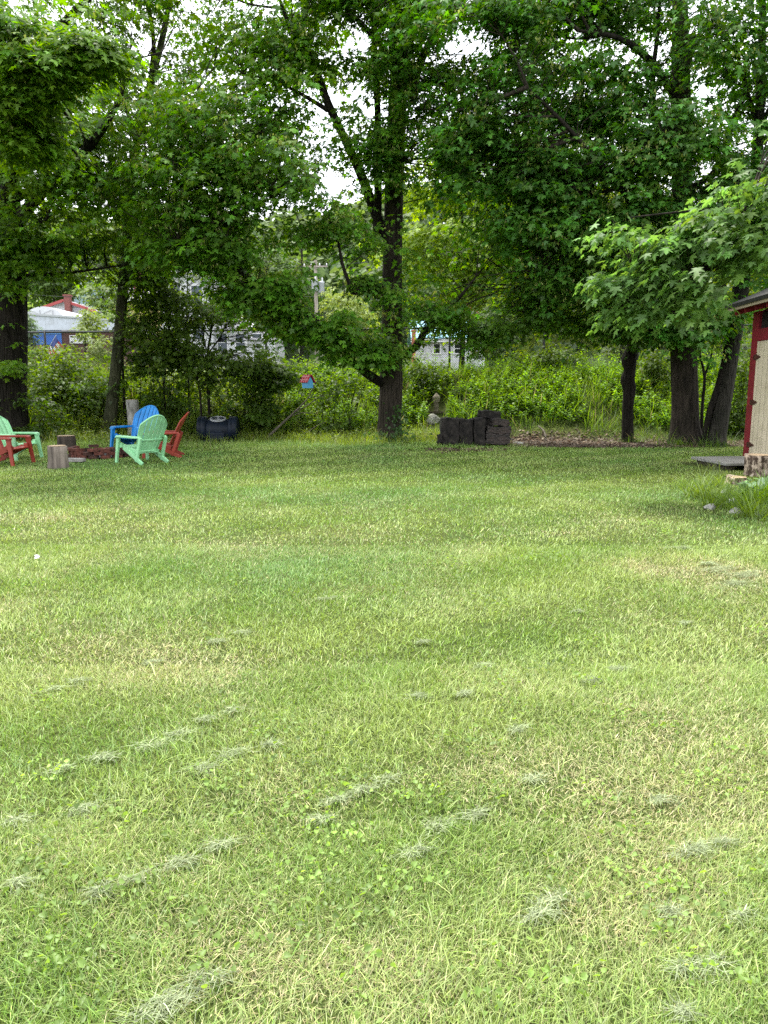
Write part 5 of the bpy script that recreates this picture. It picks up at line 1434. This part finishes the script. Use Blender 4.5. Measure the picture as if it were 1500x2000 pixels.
# leafy weeds: upright stems with narrow leaves all the way up
def weeds(tx, ty, hh, nl, lsize, col, tm=T_LANCE_W, jit=.05):
    N = len(tx); z = ground_z(tx, ty)
    ln = RNG.normal(0, .16, (N, 2))
    idx = np.repeat(np.arange(N), nl); k = np.tile(np.arange(nl), N)
    t = .15 + .87 * (k + RNG.random(len(k)) * .6) / nl
    H = hh[idx]
    p = np.stack([tx[idx] + ln[idx, 0] * H * t * t, ty[idx] + ln[idx, 1] * H * t * t, z[idx] + H * t], 1)
    a = k * 2.4 + RNG.random(N)[idx] * 6.28 + RNG.normal(0, .3, len(k))
    d = np.stack([np.cos(a), np.sin(a), .25 + .5 * (t - .5)], 1)
    nr = np.stack([-np.cos(a) * .3, -np.sin(a) * .3, np.ones(len(a))], 1) + RNG.normal(0, .25, (len(a), 3))
    s = lsize * (1.15 - .55 * t) * RNG.lognormal(0, .2, len(k))
    v, f, kk = leaf_arrays(p, nr, d, s, tm)
    c = np.array(col)[None] * np.exp(RNG.normal(0, .25, N)[idx] + RNG.normal(0, .1, len(idx)))[:, None]
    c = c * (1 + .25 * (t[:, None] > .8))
    top = np.stack([tx + ln[:, 0] * hh, ty + ln[:, 1] * hh, z + hh], 1)
    sv, sf, sc = blades(tx, ty, z - .01, hh, np.full(N, .007), np.hypot(ln[:, 0], ln[:, 1]) * .55, np.arctan2(ln[:, 1], ln[:, 0]), np.tile((.07, .09, .025), (N, 1)), 3, .8)
    return merge([(v, f, np.repeat(c, kk, 0)), (sv, sf, sc)])
def scatter(n, x0, x1, y0, y1, s=1.2, thr=.4, k=60):
    x = RNG.uniform(x0, x1, n); y = RNG.uniform(y0, y1, n)
    ok = (fbm2(x, y, s, k) > thr) & clear(x, y) & (RNG.random(n) > litter_mask(x, y) * 1.2)
    return x[ok], y[ok]
parts = []
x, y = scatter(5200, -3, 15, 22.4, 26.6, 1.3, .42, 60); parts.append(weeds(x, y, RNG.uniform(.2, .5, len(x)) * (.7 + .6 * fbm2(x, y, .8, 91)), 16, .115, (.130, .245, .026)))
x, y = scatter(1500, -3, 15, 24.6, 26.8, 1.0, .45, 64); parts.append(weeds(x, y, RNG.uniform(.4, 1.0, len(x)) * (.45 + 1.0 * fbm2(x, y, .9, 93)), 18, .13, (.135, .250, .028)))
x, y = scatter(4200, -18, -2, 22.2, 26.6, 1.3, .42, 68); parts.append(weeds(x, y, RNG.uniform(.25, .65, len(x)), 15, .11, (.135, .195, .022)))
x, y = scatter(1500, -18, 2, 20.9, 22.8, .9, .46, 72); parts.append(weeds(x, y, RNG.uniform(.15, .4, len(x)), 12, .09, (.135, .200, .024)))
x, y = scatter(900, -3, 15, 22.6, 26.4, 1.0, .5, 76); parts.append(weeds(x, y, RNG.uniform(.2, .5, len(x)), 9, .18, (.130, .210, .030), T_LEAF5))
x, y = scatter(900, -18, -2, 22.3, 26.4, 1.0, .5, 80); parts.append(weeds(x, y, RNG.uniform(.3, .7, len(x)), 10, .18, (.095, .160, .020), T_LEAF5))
v, f, c = merge(parts)
tag(link_np('bank_weeds', v, f, M_WEED, None, c), 'thick leafy weeds covering the bank below the fence', None, None, 'stuff')

# vine at the foot of the middle trunk
n = 90; t = RNG.random(n) ** 1.4
a = RNG.normal(-1.0, .55, n); hgt_ = t * 1.15
vp = np.stack([tc_.x + .06 + np.cos(a) * (.36 - .05 * t) + RNG.normal(0, .05, n), tc_.y + np.sin(a) * (.40 - .05 * t), tc_.z + .08 + hgt_], 1)
g2 = RNG.normal(0, 1, (120, 2)) * np.array([.45, .25])
vp2 = np.stack([tc_.x + .15 + g2[:, 0], tc_.y - .45 + g2[:, 1], ground_z(tc_.x + g2[:, 0], tc_.y + g2[:, 1]) + RNG.uniform(.04, .35, 120)], 1)
vp = np.concatenate([vp, vp2])
v, f, k = leaf_arrays(vp, np.array([.2, -.7, .6]) + RNG.normal(0, .4, vp.shape), np.array([0, -.4, -.6]) + RNG.normal(0, .5, vp.shape), RNG.uniform(.08, .15, len(vp)), T_LEAF5)
tag(link_np('climbing_vine', v, f, M_LEAF, None, np.repeat(np.array([.040, .095, .016])[None] * np.exp(RNG.normal(0, .2, (len(vp), 1))), k, 0)), 'leafy vine climbing the foot of the middle maple trunk', 'vine')

# leaf litter and wood chips under the right-hand trees
n = 22000
x = RNG.uniform(1.0, 11, n); y = RNG.uniform(17.6, 23.0, n)
ok = RNG.random(n) < litter_mask(x, y); x, y = x[ok], y[ok]; N = len(x)
ps = np.stack([x, y, ground_z(x, y) + RNG.uniform(.004, .03, N)], 1)
v, f, k = leaf_arrays(ps, np.array([0, 0, 1.0]) + RNG.normal(0, .35, (N, 3)), RNG.normal(0, 1, (N, 3)) * np.array([1, 1, .15]), RNG.uniform(.03, .09, N), T_CLUMP)
cc = np.array([.105, .078, .055])[None] * np.exp(RNG.normal(0, .5, (N, 1)))
pale = RNG.random(N) < .05; cc[pale] = np.array([.34, .29, .22])
tag(link_np('leaf_litter', v, f, M_DRY, None, np.repeat(cc, k, 0)), 'brown leaf litter and wood chips under the right-hand trees', None, None, 'stuff')

# flower bed by the shed: tufts of arching leaves
def tuft(label, px, py, n, h, w, col, name='daylily_clump', cat='plant', spread=.10, lean=.55, group='leafy clumps in the flower bed'):
    g_ = G(px, py)
    x = g_.x + RNG.normal(0, spread, n); y = g_.y + RNG.normal(0, spread, n)
    c = np.array(col)[None] * np.exp(RNG.normal(0, .2, (n, 1)))
    v, f, c = blades(x, y, ground_z(x, y) - .01, h * RNG.lognormal(0, .25, n), w * RNG.lognormal(0, .2, n), np.abs(RNG.normal(lean, .25, n)), RNG.random(n) * 2 * PI, c, 4, .9)
    return tag(link_np(name, v, f, M_WEED, None, c, offset=(g_.x, g_.y, 0)), label, cat, group)
for px, py, n, h, w, col, lb in [(1368, 972, 170, .30, .010, (.125, .195, .030), 'wide tuft of arching grass at the left end of the flower bed'), (1398, 950, 120, .26, .010, (.12, .185, .03), 'grass tuft just below the plank platform'),
                                 (1402, 990, 130, .30, .011, (.12, .195, .025), 'grass tuft between the grey rocks'), (1455, 998, 160, .34, .012, (.115, .20, .02), 'tall bright tuft in front of the large grey rock'), (1492, 985, 150, .36, .016, (.11, .20, .025), 'strap-leaved clump at the right edge of the photo'),
                                 (1470, 1012, 110, .28, .011, (.12, .19, .025), 'grass tuft at the front right corner of the bed'), (1430, 968, 90, .20, .010, (.11, .17, .05), 'thin pale tuft between the two white rocks'), (1350, 955, 90, .20, .009, (.09, .16, .03), 'small outlying grass tuft left of the bed'),
                                 (1385, 928, 60, .28, .008, (.11, .15, .04), 'sparse seeding grass at the near corner of the platform')]:
    tuft(lb, px, py, n, h, w, col).location = G(px, py)
for px, py, lb in [(1472, 968, 'hosta with broad blue green leaves in front of the pale log'), (1500, 955, 'hosta half out of the photo at its right edge')]:
    g_ = G(px, py); n = 34
    a = RNG.random(n) * 2 * PI; r = RNG.uniform(.03, .14, n)
    ps = np.stack([np.cos(a) * r, np.sin(a) * r, RNG.uniform(.06, .22, n)], 1)
    v, f, k = leaf_arrays(ps, np.stack([np.cos(a) * .5, np.sin(a) * .5, np.ones(n)], 1) + RNG.normal(0, .25, (n, 3)), np.stack([np.cos(a), np.sin(a), .35 * np.ones(n)], 1), RNG.uniform(.12, .2, n), T_ROUND)
    o = link_np('hosta', v, f, M_WEED, None, np.repeat(np.array([.12, .21, .10])[None] * np.exp(RNG.normal(0, .2, (n, 1))), k, 0)); o.location = g_
    tag(o, lb, 'plant', 'leafy clumps in the flower bed')
